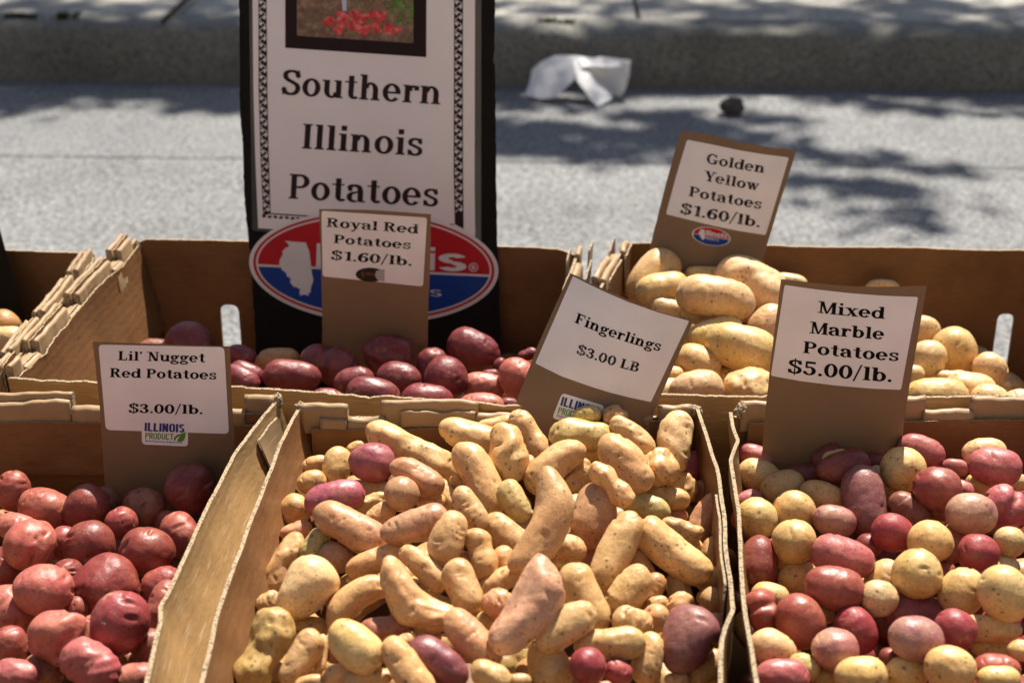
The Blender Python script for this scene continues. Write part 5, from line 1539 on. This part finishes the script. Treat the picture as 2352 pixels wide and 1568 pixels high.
def fast_mesh(name, pos, F, eye):
    key = len(F)
    if key not in FA:
        fa = np.array(F, dtype=np.int32); FA[key] = fa
    fa = FA[key]; me = bpy.data.meshes.new(name)
    me.vertices.add(len(pos)); me.vertices.foreach_set('co', pos.astype(np.float32).ravel())
    me.loops.add(fa.size); me.loops.foreach_set('vertex_index', fa.ravel())
    me.polygons.add(len(fa)); me.polygons.foreach_set('loop_start', np.arange(0, fa.size, 3, dtype=np.int32))
    me.polygons.foreach_set('use_smooth', np.ones(len(fa), dtype=bool))
    me.update(calc_edges=True); me.materials.append(M_pot)
    a = me.attributes.new('eye', 'FLOAT', 'POINT'); a.data.foreach_set('value', eye.astype(np.float32))
    return me
def place(p, seed, lo=False):
    pos, F, eye = pot_mesh(p.Lm, p.Wm, p.sh, seed, lo)
    me = fast_mesh('potato', pos, F, eye)
    ax = RMn @ p.ax; view = RMn @ (cam_ray(p.x, p.y) / np.linalg.norm(cam_ray(p.x, p.y)))
    z = -view - ax * (-(view) @ ax); z /= np.linalg.norm(z); y = np.cross(z, ax)
    g = np.random.default_rng(seed + 5); Rm = Matrix((ax, y, z)).transposed()
    if g.random() < .5 and 't' not in p.sh: Rm = Rm @ Matrix.Rotation(math.pi, 3, 'Z')
    if 'c' not in p.sh and 'd' not in p.sh: Rm = Rm @ Matrix.Rotation(g.uniform(-.5, .5), 3, 'X')
    o = bpy.data.objects.new('fingerling_potato' if p.kind == 'fingerling' else 'potato', me); COL.objects.link(o)
    c = C0 + RMn @ (cam_ray(p.x, p.y) * p.Z)
    o.matrix_world = Matrix.Translation(Vector(c)) @ Rm.to_4x4()
    a, b_, word = CODE[p.c]; j = g.uniform(.96, 1.04, 3) * g.uniform(.9, 1.08)
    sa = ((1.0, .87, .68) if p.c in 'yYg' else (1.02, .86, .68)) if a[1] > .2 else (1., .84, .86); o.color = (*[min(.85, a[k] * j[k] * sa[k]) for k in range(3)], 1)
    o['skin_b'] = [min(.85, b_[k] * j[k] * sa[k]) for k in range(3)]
    return o

S5 = .45075
def sF(x, y):
    u = (x - (686 - .39 * (y - 931))) / (917 + .53 * (y - 931)); u = min(1, max(0, u))
    return -.070 + .055 * math.sin(math.pi * min(1, max(0, u))) ** .7
def sN(x, y): return -.080 + .015 * min(1, max(0, (y - 1150) / 300))
def sM(x, y): return -.058 + .022 * min(1, max(0, (x - 1700) / 500))
def sG(x, y): return -.035 - .035 * min(1, max(0, (x - 1700) / 500)) - .018 * min(1, max(0, (y - 650) / 200))
def sR(x, y): return -.085 + .02 * min(1, max(0, (y - 760) / 130))
def sY(x, y): return -.06
BOXNAME = {'F': 'the fingerlings box', 'N': 'the front red box', 'M': 'the marble box', 'G': 'the back yellow box', 'R': 'the back red box', 'Y': 'the far left box'}
GROUP = {'F': 'potatoes heaped in the fingerlings box', 'N': "potatoes in the front box of small reds", 'M': 'potatoes in the marble potato box', 'G': 'potatoes in the back yellow box', 'R': 'potatoes in the back red box', 'Y': 'potatoes in the far left box'}
PF = parse(FING1, 516.8, 861.3, S5, 'F', sF, 'fingerling') + parse(FING2, 1091., 861.3, S5, 'F', sF, 'fingerling')
PN = parse(NUG, 0., 918.7, .4141, 'N', sN, 'red')
PM = parse(MAR, 1607.8, 861.3, S5, 'M', sM, 'marble')
PG = parse(GOLD, 1091., 516.8, .5361, 'G', sG, 'golden')
PR = parse(ROY, 516.8, 689., .3174, 'R', sR, 'royal')
PY = parse(YEL, 0., 0., 1., 'Y', sY, 'yellow')
ALL = []
for P in (PF, PN, PM, PG, PR, PY):
    relax(P); ALL += P
    for p in P: p.Lm *= p.Z / p.z0; p.Wm *= p.Z / p.z0

# ---- words: each potato is named by its look and by the most telling neighbour
SHORT = {}
def words(p, med):
    sz = 'large' if p.area > 1.35 * med else 'small' if p.area < .62 * med else ''
    e = p.Lp / p.Wp; shp = 'round' if e < 1.15 else 'oval' if e < 1.5 else 'long' if e < 2.1 else 'slender'
    nm = 'fingerling' if p.key == 'F' and e > 1.35 else 'potato'
    return ' '.join(w for w in (sz, CODE[p.c][2], shp, nm) if w)
def where(p, q):
    dx, dy = p.x - q.x, p.y - q.y; a = math.degrees(math.atan2(-dy, dx)) % 360
    return ['right of', 'above and right of', 'above', 'above and left of', 'left of', 'below and left of', 'below', 'below and right of'][int((a + 22.5) // 45) % 8]
EDGEWORD = {'F': 'fingerlings box', 'N': 'front red box', 'M': 'marble box', 'G': 'back yellow box', 'R': 'back red box', 'Y': 'far left box'}
def cut(s, k=16):
    w = s.split(); return ' '.join(w[:k])
for P in (PF, PN, PM, PG, PR, PY):
    for p in P: p.area = p.Lp * p.Wp
    med = sorted(p.area for p in P)[len(P) // 2]
    marks = [p for p in P if p.lab]
    for m in marks:
        m.short = m.lab.split(',')[0]
        for stop in (' near ', ' in the ', ' beside ', ' along ', ' along the ', ' at the ', ' leaning ', ' lying ', ' sloping ', ' against ', ' with ', ' by the ', ' standing ', ' just ', ' touching ', ' among ', ' behind ', ' right of ', ' left of ', ' below ', ' above ', ' under ', ' squeezed ', ' cut '):
            m.short = m.short.split(stop)[0]
    seen = set()
    for p in P:
        if p.lab: p.final = p.lab + ('' if p.key in ('F', 'R', 'G', 'N', 'M') else ''); seen.add(p.final); continue
        base = words(p, med)
        if not marks: p.final = '%s in %s' % (base, BOXNAME[p.key]); continue
        near = sorted(marks, key=lambda q: math.hypot(p.x - q.x, p.y - q.y))
        for c in range(12):
            if c < 3: f_ = '%s just %s the %s' % (base, where(p, near[min(c, len(near) - 1)]), near[min(c, len(near) - 1)].short)
            elif c < 6 and len(near) > c - 1: f_ = '%s between the %s and the %s' % (base, near[0].short, near[c - 2].short)
            else: f_ = '%s %s the %s, partly hidden' % (base, where(p, near[min(c - 6, len(near) - 1)]), near[min(c - 6, len(near) - 1)].short)
            if f_ not in seen and len(f_.split()) <= 16: break
        f_ = cut(f_); seen.add(f_); p.final = f_
objs = []
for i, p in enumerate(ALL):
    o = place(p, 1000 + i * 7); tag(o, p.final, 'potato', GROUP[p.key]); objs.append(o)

BURIED = set()
# ---- a layer beneath, glimpsed between the top ones
def filler(P, poly, surf, Lr, Wr, cols, nmax, key, depth=.75):
    xs = [q[0] for q in poly]; ys = [q[1] for q in poly]; tops = []
    for p in P:
        c = C0 + RMn @ (cam_ray(p.x, p.y) * p.Z)
        for o_, r in zip(p.off, p.r): tops.append((*(c + RMn @ o_), r))
    T = np.array(tops); out = []; tries = 0
    while len(out) < nmax and tries < nmax * 60:
        tries += 1
        x, y = random.uniform(min(xs), max(xs)), random.uniform(min(ys), max(ys))
        if not inside((x, y), poly): continue
        Lm, Wm = random.uniform(*Lr), random.uniform(*Wr); a = random.uniform(0, 180)
        q = on_z(x, y, ZT + surf(x, y)); q.z -= Wm * (depth + .25) * random.uniform(.75, 1.35)
        ax = np.array([math.cos(R(a)), math.sin(R(a)), random.uniform(-.3, .3)]); ax /= np.linalg.norm(ax)
        k = 3 if Lm / Wm > 1.4 else 1; hl = (Lm - Wm) / 2
        S = [np.array(q) + ax * hl * t for t in (np.linspace(-1, 1, k) if k > 1 else [0])]
        ok = True
        for s_ in S:
            d = np.sqrt(((T[:, :3] - s_) ** 2).sum(1)) - T[:, 3] - Wm / 2
            if d.min() < -.16 * Wm: ok = False; break
        if not ok: continue
        T = np.vstack([T] + [np.array([[*s_, Wm / 2 * .95]]) for s_ in S])
        out.append((q, ax, Lm, Wm))
    res = []
    for k, (q, ax, Lm, Wm) in enumerate(out):
        seed = 9000 + ord(key) * 100 + k
        pos, F, eye = pot_mesh(Lm, Wm, 'n' if key == 'F' else 'e', seed, True); me = fast_mesh('potato', pos, F, eye)
        X = Vector(ax); Z = Vector((0, 0, 1)); Z = (Z - X * Z.dot(X)).normalized(); Y = Z.cross(X)
        o = bpy.data.objects.new('fingerling_potato' if key == 'F' else 'potato', me); COL.objects.link(o)
        o.matrix_world = Matrix.Translation(q) @ Matrix((X, Y, Z)).transposed().to_4x4()
        c = random.choice(cols); a, b_, word = CODE[c]; o.color = (a[0] * .8, a[1] * .66, a[2] * .5, 1); o['skin_b'] = [b_[0] * .8, b_[1] * .66, b_[2] * .5]  # buried ones coloured darker to paint shade into the gaps
        cc = RMn.T @ (np.array(q) - C0); o_ = Pot(); o_.x = 1176 - FOC * cc[0] / cc[2]; o_.y = 784 + FOC * cc[1] / cc[2]
        o.location = q; near = sorted([m for m in P if m.lab], key=lambda m: math.hypot(o_.x - m.x, o_.y - m.y))
        fl = None
        for m in near[:5]:
            t_ = 'half buried %s potato %s the %s' % (word, where(o_, m), m.short)
            if t_ not in BURIED and len(t_.split()) <= 16: fl = t_; break
        if fl is None: fl = '%s potato mostly hidden beneath the others in %s' % (word, BOXNAME[key])
        BURIED.add(fl); tag(o, fl, 'potato', GROUP[key]); res.append(o)
    return res
fill = []
fill += filler(PF, [(700, 1000), (1600, 1000), (1680, 1300), (1660, 1670), (470, 1670), (600, 1300)], sF, (.05, .085), (.026, .036), 'tbbpxxob', 110, 'F', 1.15)
fill += filler(PN, [(-330, 1100), (470, 1100), (420, 1300), (325, 1660), (-800, 1660)], sN, (.045, .055), (.04, .05), 'rRRBx', 120, 'N', 1.0)
fill += filler(PM, [(1705, 1040), (2600, 1000), (2800, 1660), (1755, 1660)], sM, (.035, .05), (.032, .042), 'YYRRcB', 170, 'M', 1.15)
fill += filler(PG, [(1455, 640), (2400, 720), (2400, 905), (1330, 905)], sG, (.06, .08), (.05, .06), 'yw', 40, 'G', 1.3)
fill += filler(PR, [(330, 740), (1290, 740), (1290, 930), (90, 870)], sR, (.055, .075), (.05, .06), 'RRrB', 46, 'R', 1.25)
# keep only those a viewer could glimpse, from here or from a step aside
bpy.context.view_layer.update(); dg = bpy.context.evaluated_depsgraph_get()
eyes_ = [CO, CO + Vector((-.35, .05, .1)), CO + Vector((.35, .05, .1)), CO + Vector((0, 0, .4))]
rest = {}
for o in fill:
    mw = o.matrix_world; vs_ = o.data.vertices; seen_ = [0, 0]
    for q, e in enumerate(eyes_):
        for i in range(0, len(vs_), 23):
            t = mw @ vs_[i].co; d = t - e
            if q == 0:
                cc = RM.transposed() @ d
                if abs(cc.x / -cc.z) > .36 or abs(cc.y / -cc.z) > .242: continue
            ok, loc, nn, idx, ob, _ = SC.ray_cast(dg, e, d.normalized(), distance=d.length + .05)
            if ok and ob.name == o.name: seen_[min(q, 1)] += 1
        if q == 0 and seen_[0] >= 3: break
    if seen_[0] >= 3: continue
    if seen_[1] >= 6: rest.setdefault(o['group'], []).append(o)
    else: bpy.data.objects.remove(o)
for gname, L in rest.items():
    V = []; F = []; Ey = []
    for o in L:
        n0 = len(V); V += [o.matrix_world @ v.co for v in o.data.vertices]; F += [tuple(n0 + k for k in p.vertices) for p in o.data.polygons]
    src = L[0]; cA, cB = tuple(src.color), list(src['skin_b'])
    for o in L: bpy.data.objects.remove(o)
    m = link_mesh('potatoes_beneath', V, F, M_pot, smooth=True, loc=V[0]); m.color = cA; m['skin_b'] = cB
    tag(m, 'lower layer of ' + gname, 'potatoes', kind='stuff')
